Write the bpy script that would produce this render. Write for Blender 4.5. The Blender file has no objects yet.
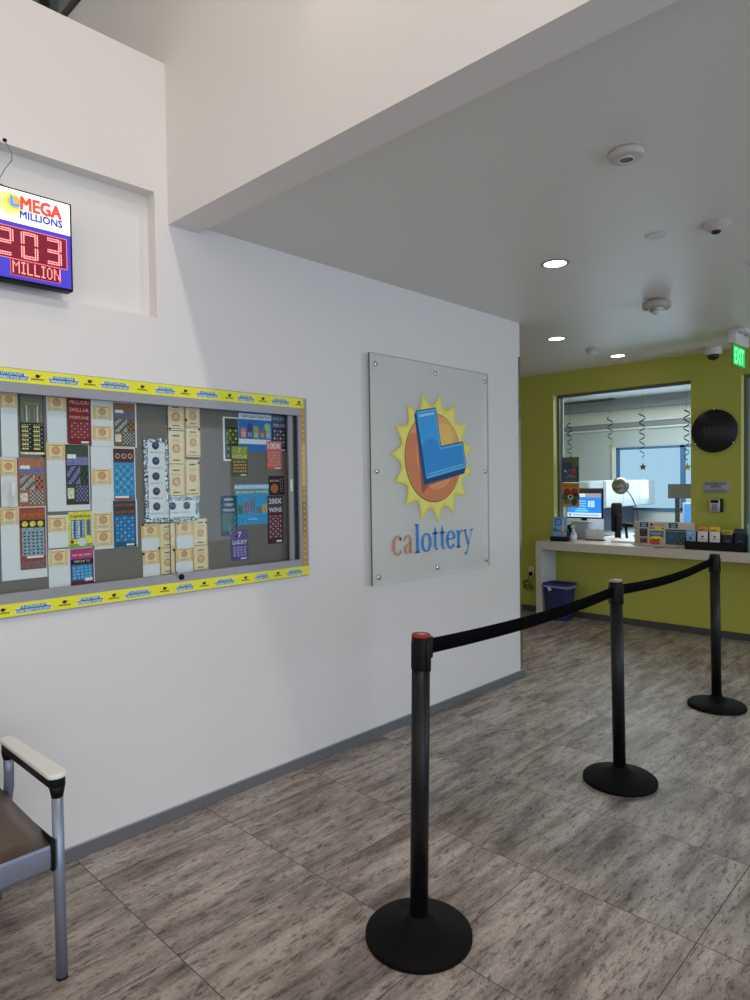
import bpy, bmesh, math, random
from mathutils import Vector, Matrix
random.seed(7)
SC = bpy.context.scene
COL = SC.collection

# ------------------------------------------------------------------ camera
YAW, PITCH, ROLL, FPX = -0.769812382, 0.0255069462, 0.0142541334, 665.570093
EYE = Vector((0.0, 0.0, 1.49))
_cy, _sy = math.cos(YAW), math.sin(YAW)
FWD = Vector((_cy * math.cos(PITCH), -_sy * math.cos(PITCH), -math.sin(PITCH)))
_r = Vector((-_sy, -_cy, 0.0)); _d = FWD.cross(_r)
RGT = math.cos(ROLL) * _r + math.sin(ROLL) * _d
DWN = -math.sin(ROLL) * _r + math.cos(ROLL) * _d
cam_data = bpy.data.cameras.new('camera')
cam_data.sensor_fit = 'VERTICAL'; cam_data.sensor_height = 24.0
cam_data.lens = FPX / 1000.0 * 24.0
cam_data.clip_start = 0.05
cam = bpy.data.objects.new('camera', cam_data); COL.objects.link(cam)
m3 = Matrix((RGT, -DWN, -FWD)).transposed()
cam.matrix_world = Matrix.Translation(EYE) @ m3.to_4x4()
SC.camera = cam

# ------------------------------------------------------------------ view, world, daylight
SC.view_settings.view_transform = 'Standard'
SC.view_settings.look = 'None'
SC.view_settings.gamma = 1.0
SC.view_settings.use_curve_mapping = False
SC.view_settings.exposure = 0.0
world = bpy.data.worlds.new('sky'); SC.world = world
world.use_nodes = True
_bg = world.node_tree.nodes['Background']
_bg.inputs[0].default_value = (1.0, 0.97, 0.89, 1); _bg.inputs[1].default_value = 0.93

def area(name, loc, target, sx, sy, power, color):
    l = bpy.data.lights.new(name, 'AREA'); l.shape = 'RECTANGLE'; l.size = sx; l.size_y = sy
    l.energy = power; l.color = color
    o = bpy.data.objects.new(name, l); COL.objects.link(o); o.location = loc
    o.rotation_euler = (Vector(target) - Vector(loc)).to_track_quat('-Z', 'Y').to_euler()
    return o
def spot(name, loc, target, power, color, ang=100, blend=.8, r=.05):
    l = bpy.data.lights.new(name, 'SPOT'); l.energy = power; l.color = color
    l.spot_size = math.radians(ang); l.spot_blend = blend; l.shadow_soft_size = r
    o = bpy.data.objects.new(name, l); COL.objects.link(o); o.location = loc
    o.rotation_euler = (Vector(target) - Vector(loc)).to_track_quat('-Z', 'Y').to_euler()
    return o
area('daylight_high_windows', (-1.6, -3.4, 4.0), (0.9, 2.7, 1.9), 4.0, 1.4, 18, (1.0, .95, .80))
area('daylight_storefront', (0.6, -4.2, 1.3), (2.4, 2.7, 0.8), 4.5, 2.2, 90, (.45, .63, 1.0))
area('daylight_side_window', (5.0, -2.8, 1.5), (5.0, 2.0, 1.6), 1.0, 1.6, 52, (.60, .74, 1.0))
spot('lobby_wall_washer', (0.98, 1.35, 4.75), (1.15, 1.75, 0), 33, (1.0, .74, .60), 125, .7, .10)
spot('lobby_wall_washer', (0.98, 0.10, 4.75), (1.15, 0.30, 0), 110, (1.0, .93, .86), 125, .7, .10)
spot('lobby_picture_lamp', (1.34, 1.60, 3.40), (1.52, 1.60, 3.10), .9, (1.0, .82, .58), 75, 1.0, .03)
area('office_ceiling_light', (8.6, 2.8, 2.66), (8.6, 2.8, 0), 2.2, 3.0, 105, (.92, .97, 1.0))
area('office_window_light', (10.2, 3.8, 1.7), (7.0, 3.4, 1.4), 2.2, 1.0, 25, (.65, .82, 1.0))

# ------------------------------------------------------------------ helpers
def ray(px, py): return FWD + RGT * ((px - 375) / FPX) + DWN * ((py - 500) / FPX)
def on_x(px, py, X): v = ray(px, py); return EYE + v * ((X - EYE.x) / v.x)
def on_y(px, py, Y): v = ray(px, py); return EYE + v * ((Y - EYE.y) / v.y)
def on_z(px, py, Z): v = ray(px, py); return EYE + v * ((Z - EYE.z) / v.z)

def lin(c):
    c /= 255.0
    return c / 12.92 if c <= .04045 else ((c + .055) / 1.055) ** 2.4
_mats = {}
def M(name, rgb, rough=.6, metal=0.0, spec=.4, emit=0.0, gain=1.0, coat=0.0):
    if name in _mats: return _mats[name]
    m = bpy.data.materials.new(name); m.use_nodes = True
    b = m.node_tree.nodes['Principled BSDF']
    c = [min(.9, lin(v) * gain) for v in rgb] + [1]
    b.inputs['Base Color'].default_value = c
    b.inputs['Roughness'].default_value = rough
    b.inputs['Metallic'].default_value = metal
    b.inputs['Specular IOR Level'].default_value = spec
    b.inputs['Coat Weight'].default_value = coat
    if emit:
        b.inputs['Emission Color'].default_value = [lin(v) for v in rgb] + [1]
        b.inputs['Emission Strength'].default_value = emit
    _mats[name] = m; return m
def K(r, g, b, gr=None):
    """printed ink or paper colour, with the grain of small print"""
    name = 'ink_%d_%d_%d' % (r, g, b)
    if name in _mats: return _mats[name]
    a = (r + g + b) / 3; q = .88; spread = max(r, g, b) - min(r, g, b)
    rgb = tuple(a + (v - a) * q for v in (r, g, b))
    m = M(name, rgb, rough=.55, spec=.25, gain=1.4); nt = m.node_tree; p = nt.nodes['Principled BSDF']
    amt = .05 if spread < 24 else .26
    base = list(p.inputs['Base Color'].default_value)
    tc = nt.nodes.new('ShaderNodeTexCoord'); n = nt.nodes.new('ShaderNodeTexNoise'); n.inputs['Scale'].default_value = 130; n.inputs['Detail'].default_value = 3
    rp = nt.nodes.new('ShaderNodeValToRGB'); rp.color_ramp.elements[0].position = .38; rp.color_ramp.elements[1].position = .62
    rp.color_ramp.elements[0].color = [v * (1 - amt) for v in base[:3]] + [1]; rp.color_ramp.elements[1].color = [min(.95, v * (1 + amt)) for v in base[:3]] + [1]
    nt.links.new(tc.outputs['Object'], n.inputs['Vector']); nt.links.new(n.outputs['Fac'], rp.inputs[0]); nt.links.new(rp.outputs[0], p.inputs['Base Color'])
    return m
def KS(r, g, b):
    """even coloured vinyl or plain paper"""
    return M('vinyl_%d_%d_%d' % (r, g, b), (r, g, b), rough=.5, spec=.3, gain=1.4)
def E_(r, g, b, s=1.0):
    return M('lit_%d_%d_%d' % (r, g, b), (r, g, b), rough=.5, emit=s)
def textured(name, rgb, rough=.6, noise=40.0, amt=.06, bump=.05, spec=.4, metal=0.0, gain=1.0, stretch=(1, 1, 1)):
    if name in _mats: return _mats[name]
    m = M(name, rgb, rough, metal, spec, gain=gain); nt = m.node_tree; b = nt.nodes['Principled BSDF']
    base = list(b.inputs['Base Color'].default_value)
    tc = nt.nodes.new('ShaderNodeTexCoord'); mp = nt.nodes.new('ShaderNodeMapping'); mp.inputs['Scale'].default_value = stretch
    n = nt.nodes.new('ShaderNodeTexNoise'); n.inputs['Scale'].default_value = noise; n.inputs['Detail'].default_value = 5
    r = nt.nodes.new('ShaderNodeValToRGB')
    r.color_ramp.elements[0].position = .3; r.color_ramp.elements[1].position = .7
    r.color_ramp.elements[0].color = [v * (1 - amt) for v in base[:3]] + [1]
    r.color_ramp.elements[1].color = [min(1, v * (1 + amt)) for v in base[:3]] + [1]
    nt.links.new(tc.outputs['Object'], mp.inputs['Vector']); nt.links.new(mp.outputs[0], n.inputs['Vector'])
    nt.links.new(n.outputs['Fac'], r.inputs[0]); nt.links.new(r.outputs[0], b.inputs['Base Color'])
    if bump:
        bp = nt.nodes.new('ShaderNodeBump'); bp.inputs['Strength'].default_value = bump; bp.inputs['Distance'].default_value = .002
        nt.links.new(n.outputs['Fac'], bp.inputs['Height']); nt.links.new(bp.outputs[0], b.inputs['Normal'])
    return m
def glassy(name, tint=(.95, .98, .97), refl=.08, rough=.02):
    if name in _mats: return _mats[name]
    m = bpy.data.materials.new(name); m.use_nodes = True; nt = m.node_tree
    nt.nodes.remove(nt.nodes['Principled BSDF']); out = nt.nodes['Material Output']
    t = nt.nodes.new('ShaderNodeBsdfTransparent'); t.inputs[0].default_value = tint + (1,)
    g = nt.nodes.new('ShaderNodeBsdfGlossy'); g.inputs['Roughness'].default_value = rough
    fr = nt.nodes.new('ShaderNodeFresnel'); fr.inputs[0].default_value = 1.18
    mx = nt.nodes.new('ShaderNodeMixShader')
    fm = nt.nodes.new('ShaderNodeMath'); fm.operation = 'MULTIPLY'; fm.inputs[1].default_value = refl * 5; nt.links.new(fr.outputs[0], fm.inputs[0]); nt.links.new(fm.outputs[0], mx.inputs[0]); nt.links.new(t.outputs[0], mx.inputs[1]); nt.links.new(g.outputs[0], mx.inputs[2])
    nt.links.new(mx.outputs[0], out.inputs[0]); _mats[name] = m; return m

_tc = {}
def text_mesh(s, shear=0.0, bold=0.0):
    """unit-height flat outline of a string: (verts2d, faces, width, height)"""
    k = (s, shear, bold)
    if k in _tc: return _tc[k]
    cu = bpy.data.curves.new('t', 'FONT'); cu.body = s; cu.size = 1.0; cu.shear = shear; cu.offset = bold
    cu.resolution_u = 2
    ob = bpy.data.objects.new('t', cu); COL.objects.link(ob)
    dg = bpy.context.evaluated_depsgraph_get(); dg.update()
    me = bpy.data.meshes.new_from_object(ob.evaluated_get(dg))
    vs = [(v.co.x, v.co.y) for v in me.vertices]; fs = [tuple(p.vertices) for p in me.polygons]
    bpy.data.objects.remove(ob); bpy.data.curves.remove(cu); bpy.data.meshes.remove(me)
    x0 = min(v[0] for v in vs); x1 = max(v[0] for v in vs); y0 = min(v[1] for v in vs); y1 = max(v[1] for v in vs)
    vs = [((x - x0) / (x1 - x0), (y - y0) / (y1 - y0)) for x, y in vs]
    _tc[k] = (vs, fs, x1 - x0, y1 - y0); return _tc[k]

class MB:
    """collects geometry; build() links it as ONE mesh object"""
    def __init__(s): s.v = []; s.f = []; s.m = []; s.sm = []; s.mats = []
    def mi(s, mat):
        if mat not in s.mats: s.mats.append(mat)
        return s.mats.index(mat)
    def add(s, vs, fs, mat, smooth=False):
        n = len(s.v); s.v += [tuple(v) for v in vs]; k = s.mi(mat)
        for f in fs: s.f.append(tuple(i + n for i in f)); s.m.append(k); s.sm.append(smooth)
        return s
    def box(s, x0, x1, y0, y1, z0, z1, mat, T=None):
        x0, x1 = sorted((x0, x1)); y0, y1 = sorted((y0, y1)); z0, z1 = sorted((z0, z1))
        vs = [Vector((x, y, z)) for z in (z0, z1) for y in (y0, y1) for x in (x0, x1)]
        if T: vs = [T @ v for v in vs]
        return s.add(vs, [(0, 2, 3, 1), (4, 5, 7, 6), (0, 1, 5, 4), (2, 6, 7, 3), (0, 4, 6, 2), (1, 3, 7, 5)], mat)
    def rbox(s, x0, x1, y0, y1, z0, z1, mat, r=.01, T=None, seg=2):
        bm = bmesh.new(); bmesh.ops.create_cube(bm, size=1)
        for v in bm.verts:
            v.co = Vector(((x0 + x1) / 2 + v.co.x * (x1 - x0), (y0 + y1) / 2 + v.co.y * (y1 - y0), (z0 + z1) / 2 + v.co.z * (z1 - z0)))
        bmesh.ops.bevel(bm, geom=bm.edges[:], offset=r, segments=seg, profile=.5, affect='EDGES')
        vs = [v.co.copy() for v in bm.verts]; bm.verts.index_update()
        if T: vs = [T @ v for v in vs]
        fs = [tuple(v.index for v in f.verts) for f in bm.faces]; bm.free()
        return s.add(vs, fs, mat, True)
    def lathe(s, prof, mat, c=(0, 0, 0), n=32, T=None, smooth=True):
        """profile [(r,z)...] spun about z"""
        vs = []; fs = []; c = Vector(c)
        for r, z in prof:
            for i in range(n):
                a = 2 * math.pi * i / n; p = Vector((r * math.cos(a), r * math.sin(a), z))
                vs.append(c + (T @ p if T else p))
        for j in range(len(prof) - 1):
            for i in range(n):
                a = j * n + i; b = j * n + (i + 1) % n; fs.append((a, b, b + n, a + n))
        s.add(vs, fs, mat, smooth)
        k = len(s.v) - len(vs); q = s.mi(mat)
        if prof[0][0] > 1e-5: s.f.append(tuple(k + i for i in reversed(range(n)))); s.m.append(q); s.sm.append(False)
        if prof[-1][0] > 1e-5: s.f.append(tuple(k + (len(prof) - 1) * n + i for i in range(n))); s.m.append(q); s.sm.append(False)
        return s
    def tube(s, pts, r, mat, n=12, rr=None, closed=False):
        pts = [Vector(p) for p in pts]; vs = []; fs = []; N = len(pts)
        up = Vector((0, 0, 1)); prev = None
        for i, p in enumerate(pts):
            t = (pts[min(i + 1, N - 1)] - pts[max(i - 1, 0)]).normalized()
            if prev is None:
                a = t.cross(up)
                if a.length < .1: a = t.cross(Vector((1, 0, 0)))
            else:
                a = prev - t * prev.dot(t)
            a.normalize(); prev = a; b = t.cross(a)
            rad = rr[i] if rr else r
            for k in range(n):
                g = 2 * math.pi * k / n; vs.append(p + (a * math.cos(g) + b * math.sin(g)) * rad)
        for i in range(N - 1):
            for k in range(n):
                fs.append((i * n + k, i * n + (k + 1) % n, (i + 1) * n + (k + 1) % n, (i + 1) * n + k))
        fs.append(tuple(reversed(range(n)))); fs.append(tuple((N - 1) * n + k for k in range(n)))
        return s.add(vs, fs, mat, True)
    def prism(s, poly, O, U, V, N, d, mat):
        """polygon (u,v) extruded along N by d"""
        O = Vector(O); U = Vector(U); V = Vector(V); N = Vector(N); n = len(poly)
        vs = [O + U * u + V * v for u, v in poly] + [O + U * u + V * v + N * d for u, v in poly]
        fs = [tuple(reversed(range(n))), tuple(range(n, 2 * n))] + [(i, (i + 1) % n, n + (i + 1) % n, n + i) for i in range(n)]
        return s.add(vs, fs, mat)
    def build(s, name, parent=None, label=None, cat=None, group=None, kind=None, loc=None, bevel=0):
        me = bpy.data.meshes.new(name); me.from_pydata(s.v, [], s.f)
        for m in s.mats: me.materials.append(m)
        for p, k, q in zip(me.polygons, s.m, s.sm): p.material_index = k; p.use_smooth = q
        me.update()
        o = bpy.data.objects.new(name, me); COL.objects.link(o)
        if parent: o.parent = parent
        if loc: o.location = loc
        tag(o, label, cat, group, kind)
        if bevel:
            b = o.modifiers.new('bevel', 'BEVEL'); b.width = bevel; b.segments = 2; b.limit_method = 'ANGLE'
        return o
def tag(o, label=None, cat=None, group=None, kind=None):
    if label: o['label'] = label
    if cat: o['category'] = cat
    if group: o['group'] = group
    if kind: o['kind'] = kind
    return o
def thing(name, label, cat, loc=(0, 0, 0), rz=0, group=None):
    o = bpy.data.objects.new(name, None); COL.objects.link(o); o.empty_display_size = .05
    o.location = loc; o.rotation_euler = (0, 0, rz); return tag(o, label, cat, group)
def dup(root, loc, rz=None, label=None, group=None):
    r = root.copy(); COL.objects.link(r); r.location = loc
    if rz is not None: r.rotation_euler = (0, 0, rz)
    if label: r['label'] = label
    if group: r['group'] = group
    for ch in list(root.children):
        c = ch.copy(); COL.objects.link(c); c.parent = r
        for g in list(ch.children):
            d = g.copy(); COL.objects.link(d); d.parent = c
    return r

class Flat:
    """2-D artwork laid on a plane: O origin, U right, V up, N towards the viewer; levels stand off by `st`"""
    def __init__(s, mb, O, U, V, N, st=.00025):
        s.mb = mb; s.O = Vector(O); s.U = Vector(U); s.V = Vector(V); s.N = Vector(N); s.st = st
    def P(s, u, v, l): return s.O + s.U * u + s.V * v + s.N * (s.st * l)
    def rect(s, u0, v0, u1, v1, mat, l=1):
        s.mb.add([s.P(u0, v0, l), s.P(u1, v0, l), s.P(u1, v1, l), s.P(u0, v1, l)], [(0, 1, 2, 3)], mat); return s
    def poly(s, pts, mat, l=1):
        s.mb.add([s.P(u, v, l) for u, v in pts], [tuple(range(len(pts)))], mat); return s
    def disc(s, u, v, r, mat, l=1, n=20, ry=None):
        ry = ry or r
        return s.poly([(u + r * math.cos(2 * math.pi * i / n), v + ry * math.sin(2 * math.pi * i / n)) for i in range(n)], mat, l)
    def ring(s, u, v, r0, r1, mat, l=1, n=24):
        vs = []
        for i in range(n):
            a = 2 * math.pi * i / n
            vs += [s.P(u + r0 * math.cos(a), v + r0 * math.sin(a), l), s.P(u + r1 * math.cos(a), v + r1 * math.sin(a), l)]
        s.mb.add(vs, [(2 * i, 2 * i + 1, (2 * i + 3) % (2 * n), (2 * i + 2) % (2 * n)) for i in range(n)], mat); return s
    def text(s, t, u0, v0, u1, v1, mat, l=2, fit=False, shear=0, bold=0.0):
        vs, fs, w, h = text_mesh(t, shear, 0.0)
        W, H = u1 - u0, v1 - v0
        if not fit:
            k = min(W / w, H / h); dw, dh = w * k, h * k
            u0 += (W - dw) / 2; v0 += (H - dh) / 2; W, H = dw, dh
        for q, (du, dv) in enumerate(((0, 0),) if not bold else ((-.5, -.5), (.5, .5), (.5, -.5), (-.5, .5))):
            du *= bold * H * 1.2; dv *= bold * H * 1.2
            s.mb.add([s.P(u0 + x * W + du, v0 + y * H + dv, l + q * .2) for x, y in vs], fs, mat)
        return s
    def grid(s, u0, v0, u1, v1, nx, ny, mats, l=2, fill=.7):
        dx = (u1 - u0) / nx; dy = (v1 - v0) / ny
        for i in range(nx):
            for j in range(ny):
                m = mats[(i * 7 + j * 3) % len(mats)]
                cu = u0 + (i + .5) * dx; cv = v0 + (j + .5) * dy
                s.rect(cu - dx * fill / 2, cv - dy * fill / 2, cu + dx * fill / 2, cv + dy * fill / 2, m, l)
        return s

WALL_Y, FRONT_X, CEIL, CT_ = 2.71, 6.69, 2.674, .836

# ------------------------------------------------------------------ surface materials
white_paint = textured('white_wall_paint', (236, 233, 229), .55, 180, .01, .04)
ceiling_paint = textured('ceiling_paint', (226, 223, 217), .42, 160, .01, .02, spec=.5)
green_paint = textured('green_wall_paint', (169, 170, 70), .55, 150, .02, .05)
office_paint = textured('office_wall_paint', (190, 200, 200), .6, 100, .01, .0)
cove_vinyl = M('grey_vinyl_base', (112, 114, 118), .5)
dark_base = M('dark_vinyl_base', (66, 64, 62), .5)
steel = M('brushed_steel', (170, 174, 176), .28, 1.0)
alu = textured('anodised_aluminium', (160, 160, 164), .42, 90, .03, 0, metal=.25, gain=1.0)
chrome = M('chrome', (210, 212, 214), .12, 1.0)
black_plastic = M('black_plastic', (11, 11, 12), .45, spec=.22)
black_metal = textured('black_powder_coat', (15, 15, 18), .42, 45, .3, .1, spec=.35)
white_plastic = M('white_plastic', (214, 210, 206), .45)
glass = glassy('clear_glass')

def floor_material():
    m = bpy.data.materials.new('wood_look_stone_tile'); m.use_nodes = True; nt = m.node_tree; L = nt.links
    b = nt.nodes['Principled BSDF']; N = nt.nodes.new
    tc = N('ShaderNodeTexCoord')
    mp = N('ShaderNodeMapping'); mp.inputs['Location'].default_value = (-1.04, -.735, 0)
    L.new(tc.outputs['Object'], mp.inputs['Vector'])
    br = N('ShaderNodeTexBrick'); br.offset = 0; br.squash = 1
    br.inputs['Scale'].default_value = 1; br.inputs['Brick Width'].default_value = .586; br.inputs['Row Height'].default_value = .586
    br.inputs['Mortar Size'].default_value = .0016; br.inputs['Mortar Smooth'].default_value = .2
    br.inputs['Color1'].default_value = (0, 0, 0, 1); br.inputs['Color2'].default_value = (1, 1, 1, 1); br.inputs['Mortar'].default_value = (.5, .5, .5, 1)
    br.inputs['Bias'].default_value = 0
    L.new(mp.outputs[0], br.inputs['Vector'])
    # every tile shifts the streak pattern
    sep = N('ShaderNodeSeparateColor'); L.new(br.outputs['Color'], sep.inputs[0])
    off = N('ShaderNodeMath'); off.operation = 'MULTIPLY'; off.inputs[1].default_value = 37.0; L.new(sep.outputs[0], off.inputs[0])
    def streak(sx, sy, scale, detail, dist, rough=.6):
        mm = N('ShaderNodeMapping'); mm.inputs['Scale'].default_value = (sx, sy, 1)
        mm.inputs['Rotation'].default_value = (0, 0, math.radians(4))
        L.new(tc.outputs['Object'], mm.inputs['Vector'])
        n = N('ShaderNodeTexNoise'); n.noise_dimensions = '4D'
        n.inputs['Scale'].default_value = scale; n.inputs['Detail'].default_value = detail; n.inputs['Distortion'].default_value = dist
        n.inputs['Roughness'].default_value = rough
        L.new(mm.outputs[0], n.inputs['Vector']); L.new(off.outputs[0], n.inputs['W']); return n
    a = streak(1.0, 5.5, 2.6, 5, .2, .60)
    c = streak(1.0, 4.0, 15.0, 14, .35, .82)
    e = streak(1.0, 2.0, 1.1, 3, .2)
    def mix(f, x, y, mode='MIX'):
        q = N('ShaderNodeMix'); q.data_type = 'RGBA'; q.blend_type = mode
        if isinstance(f, float): q.inputs[0].default_value = f
        else: L.new(f, q.inputs[0])
        for k, z in ((6, x), (7, y)):
            if isinstance(z, tuple): q.inputs[k].default_value = z
            else: L.new(z, q.inputs[k])
        return q.outputs[2]
    r1 = N('ShaderNodeValToRGB'); L.new(a.outputs['Fac'], r1.inputs[0])
    r1.color_ramp.elements[0].position = .34; r1.color_ramp.elements[0].color = (lin(124), lin(112), lin(105), 1)
    r1.color_ramp.elements[1].position = .62; r1.color_ramp.elements[1].color = (lin(203), lin(191), lin(182), 1)
    r2 = N('ShaderNodeValToRGB'); L.new(c.outputs['Fac'], r2.inputs[0])
    r2.color_ramp.elements[0].position = .425; r2.color_ramp.elements[0].color = (.26, .235, .22, 1)
    r2.color_ramp.elements[1].position = .485; r2.color_ramp.elements[1].color = (1, 1, 1, 1)
    g_ = streak(1.0, 2.6, 70.0, 5, .0, .8)
    r4 = N('ShaderNodeValToRGB'); L.new(g_.outputs['Fac'], r4.inputs[0])
    r4.color_ramp.elements[0].position = .36; r4.color_ramp.elements[0].color = (.62, .60, .58, 1)
    r4.color_ramp.elements[1].position = .60; r4.color_ramp.elements[1].color = (1.08, 1.08, 1.08, 1)
    col = mix(.9, r1.outputs[0], r2.outputs[0], 'MULTIPLY')
    col = mix(.9, col, r4.outputs[0], 'MULTIPLY')
    r3 = N('ShaderNodeValToRGB'); L.new(e.outputs['Fac'], r3.inputs[0])
    r3.color_ramp.elements[0].position = .3; r3.color_ramp.elements[0].color = (.74, .71, .68, 1)
    r3.color_ramp.elements[1].position = .6; r3.color_ramp.elements[1].color = (1, 1, 1, 1)
    col = mix(.9, col, r3.outputs[0], 'MULTIPLY')
    col = mix(br.outputs['Fac'], col, (.03, .028, .026, 1))
    L.new(col, b.inputs['Base Color'])
    b.inputs['Roughness'].default_value = .42; b.inputs['Specular IOR Level'].default_value = .35
    bp = N('ShaderNodeBump'); bp.inputs['Strength'].default_value = .25; bp.inputs['Distance'].default_value = .001
    L.new(c.outputs['Fac'], bp.inputs['Height']); L.new(bp.outputs[0], b.inputs['Normal'])
    return m

# ------------------------------------------------------------------ structure
def struct(mb, name, parent=None, bevel=0):
    return mb.build(name, parent=parent, kind=None if parent else 'structure', bevel=bevel)

MB().box(-6, 13, -6, 9, -.1, 0, floor_material()).build('floor', kind='structure')

# wall on the left with the sign niche and the display case recess
NX0, NX1, NZ0, NZ1 = -.9, 1.446, 2.225, 2.768
CX0, CX1, CZ0, CZ1 = .02, 2.246, 1.045, 1.900
w = MB()
TOP1, TOP2, WB = 3.342, CEIL, WALL_Y + .16
w.box(-6, CX0, WALL_Y, WB, 0, NZ0, white_paint)
w.box(CX0, CX1, WALL_Y, WB, 0, CZ0, white_paint)
w.box(CX0, CX1, WALL_Y, WB, CZ1, NZ0, white_paint)
w.box(CX1, 4.38, WALL_Y, WB, 0, NZ0, white_paint)
w.box(-6, NX0, WALL_Y, WB, NZ0, NZ1, white_paint)
w.box(NX1, 4.38, WALL_Y, WB, NZ0, TOP2, white_paint)
w.box(NX1, 1.52, WALL_Y, WB, TOP2, NZ1, white_paint)
w.box(-6, 1.52, WALL_Y, WB, NZ1, TOP1, white_paint)
w.box(NX0, NX1, WALL_Y + .065, WB, NZ0, NZ1, white_paint)
w.box(CX0, CX1, WALL_Y + .075, WB, CZ0, CZ1, white_paint)
w.build('wall_left', kind='structure')
MB().box(-6, 1.5, WB, 4.9, 3.25, TOP1, white_paint).build('trim_1', kind='structure')     # top of the low wall

# bulkhead: starts at the wall, a degree off square
ang = -math.atan(.0178)
TB = Matrix.Translation((1.508, WALL_Y, 0)) @ Matrix.Rotation(-ang, 4, 'Z')
bk = MB()
bk.box(0, .150, -7.5, 0, 2.643, 4.9, white_paint, TB)
bk.box(0, .150, 0, 2.3, 3.3, 4.04, white_paint, TB)
bk.box(0, .150, 0, .74, 4.04, 4.9, white_paint, TB)
bk.build('wall_bulkhead', kind='structure')
cl = MB()
dark_frame = M('bronze_frame', (52, 50, 48), .4)
cl.box(-.012, .10, .74, 2.3, 4.02, 4.06, dark_frame, TB)
for yy in (.74, 1.32, 2.26): cl.box(-.012, .10, yy, yy + .035, 4.06, 4.9, dark_frame, TB)
wn = struct(cl, 'window_1')
MB().box(.04, .05, .77, 2.3, 4.06, 4.9, M('dusky_window_glass', (112, 122, 118), .12, spec=.6), TB).build('pane', parent=wn)

MB().box(-6, 1.6, -6, 5.2, 4.9, 5.0, ceiling_paint).build('ceiling_lobby', kind='structure')
MB().box(1.655, 6.69, -3.2, 6.2, CEIL, CEIL + .1, ceiling_paint, None).build('ceiling', kind='structure')

# green wall with the service window
OY0, OY1, OZ0, OZ1 = 2.265, 3.719, .80, 2.433
DY1 = 1.829; GX1 = FRONT_X + .15
g = MB()
def gbox(y0, y1, z0, z1):
    g.box(FRONT_X, GX1, y0, y1, z0, z1, green_paint)
gbox(OY1, 6.2, 0, CEIL + .1); gbox(OY0, OY1, 0, OZ0); gbox(OY0, OY1, OZ1, CEIL + .1)
gbox(DY1, OY0, 0, CEIL + .1); gbox(.35, DY1, 0, OZ0); gbox(.35, DY1, OZ1, CEIL + .1); gbox(-3.2, .35, 0, CEIL + .1)
g.build('wall_green', kind='structure')
for k, (a, b_) in enumerate(((OY0, OY1), (.35, DY1))):
    f = MB(); F0, F1 = FRONT_X + .078, FRONT_X + .142
    wf = M('window_frame_dark', (92, 92, 86), .4); wl = M('window_frame_edge', (205, 210, 208), .4)
    f.box(F0, F1, b_ - .03, b_ - .002, OZ0 + .04, OZ1 - .002, wf); f.box(F0, F1, a + .002, a + .02, OZ0 + .04, OZ1 - .002, wf)
    f.box(F0, F1, a + .02, b_ - .03, OZ1 - .03, OZ1 - .002, wf)
    f.box(F1, F1 + .015, b_ - .045, b_ - .02, OZ0 + .04, OZ1 - .03, wl)
    wd = struct(f, 'window_%d' % (k + 2))
    MB().box(F0 + .03, F0 + .036, a + .02, b_ - .03, 1.16 if k == 0 else OZ0 + .04, OZ1 - .03, glass).build('pane', parent=wd)

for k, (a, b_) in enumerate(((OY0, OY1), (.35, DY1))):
    MB().box(FRONT_X + .001, FRONT_X + .076, b_ - .004, b_ - .0005, CT_ + .003, OZ1 - .001, M('lime_jamb_liner', (206, 212, 130), .4)).build('trim_%d' % (5 + k), kind='structure')  # added strips: light falling on the green jambs, put into a paler colour
# baseboards
MB().box(-6, 4.405, WALL_Y - .012, WALL_Y, 0, .052, cove_vinyl).box(-6, 4.405, WALL_Y - .010, WALL_Y, .0525, .057, M('base_top_bead', (170, 172, 174), .4)).box(4.38, 4.405, WALL_Y, WB + .02, 0, .057, cove_vinyl).build('baseboard_left', kind='structure', bevel=.003)
MB().box(FRONT_X - .012, FRONT_X, -3.2, 6.2, 0, .066, dark_base).build('baseboard_front', kind='structure', bevel=.003)
# stainless corner guard at the wall end
MB().box(4.353, 4.383, WALL_Y - .003, WALL_Y, .058, 2.42, M('mirror_guard', (200, 205, 205), .12, 1.0)) \
    .box(4.3805, 4.3835, WALL_Y, WB, .058, 2.42, _mats['mirror_guard']).build('trim_2', kind='structure')
# unseen sides of the room
MB().box(6.69, 6.84, 6.2, 6.3, 0, CEIL, white_paint).box(1.66, 6.69, 6.1, 6.2, 0, CEIL, white_paint).build('wall_corridor', kind='structure')
rw = MB(); rw.box(1.7, 4.4, -3.2, -3.1, 0, CEIL, white_paint); rw.box(6.2, 6.69, -3.2, -3.1, 0, CEIL, white_paint)
rw.box(4.4, 6.2, -3.2, -3.1, 0, .7, white_paint); rw.box(4.4, 6.2, -3.2, -3.1, 2.4, CEIL, white_paint)
rw.build('wall_right', kind='structure')
MB().box(-6, 1.5, 4.9, 5.0, 3.342, 4.9, white_paint).build('wall_lobby_back', kind='structure')

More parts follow.
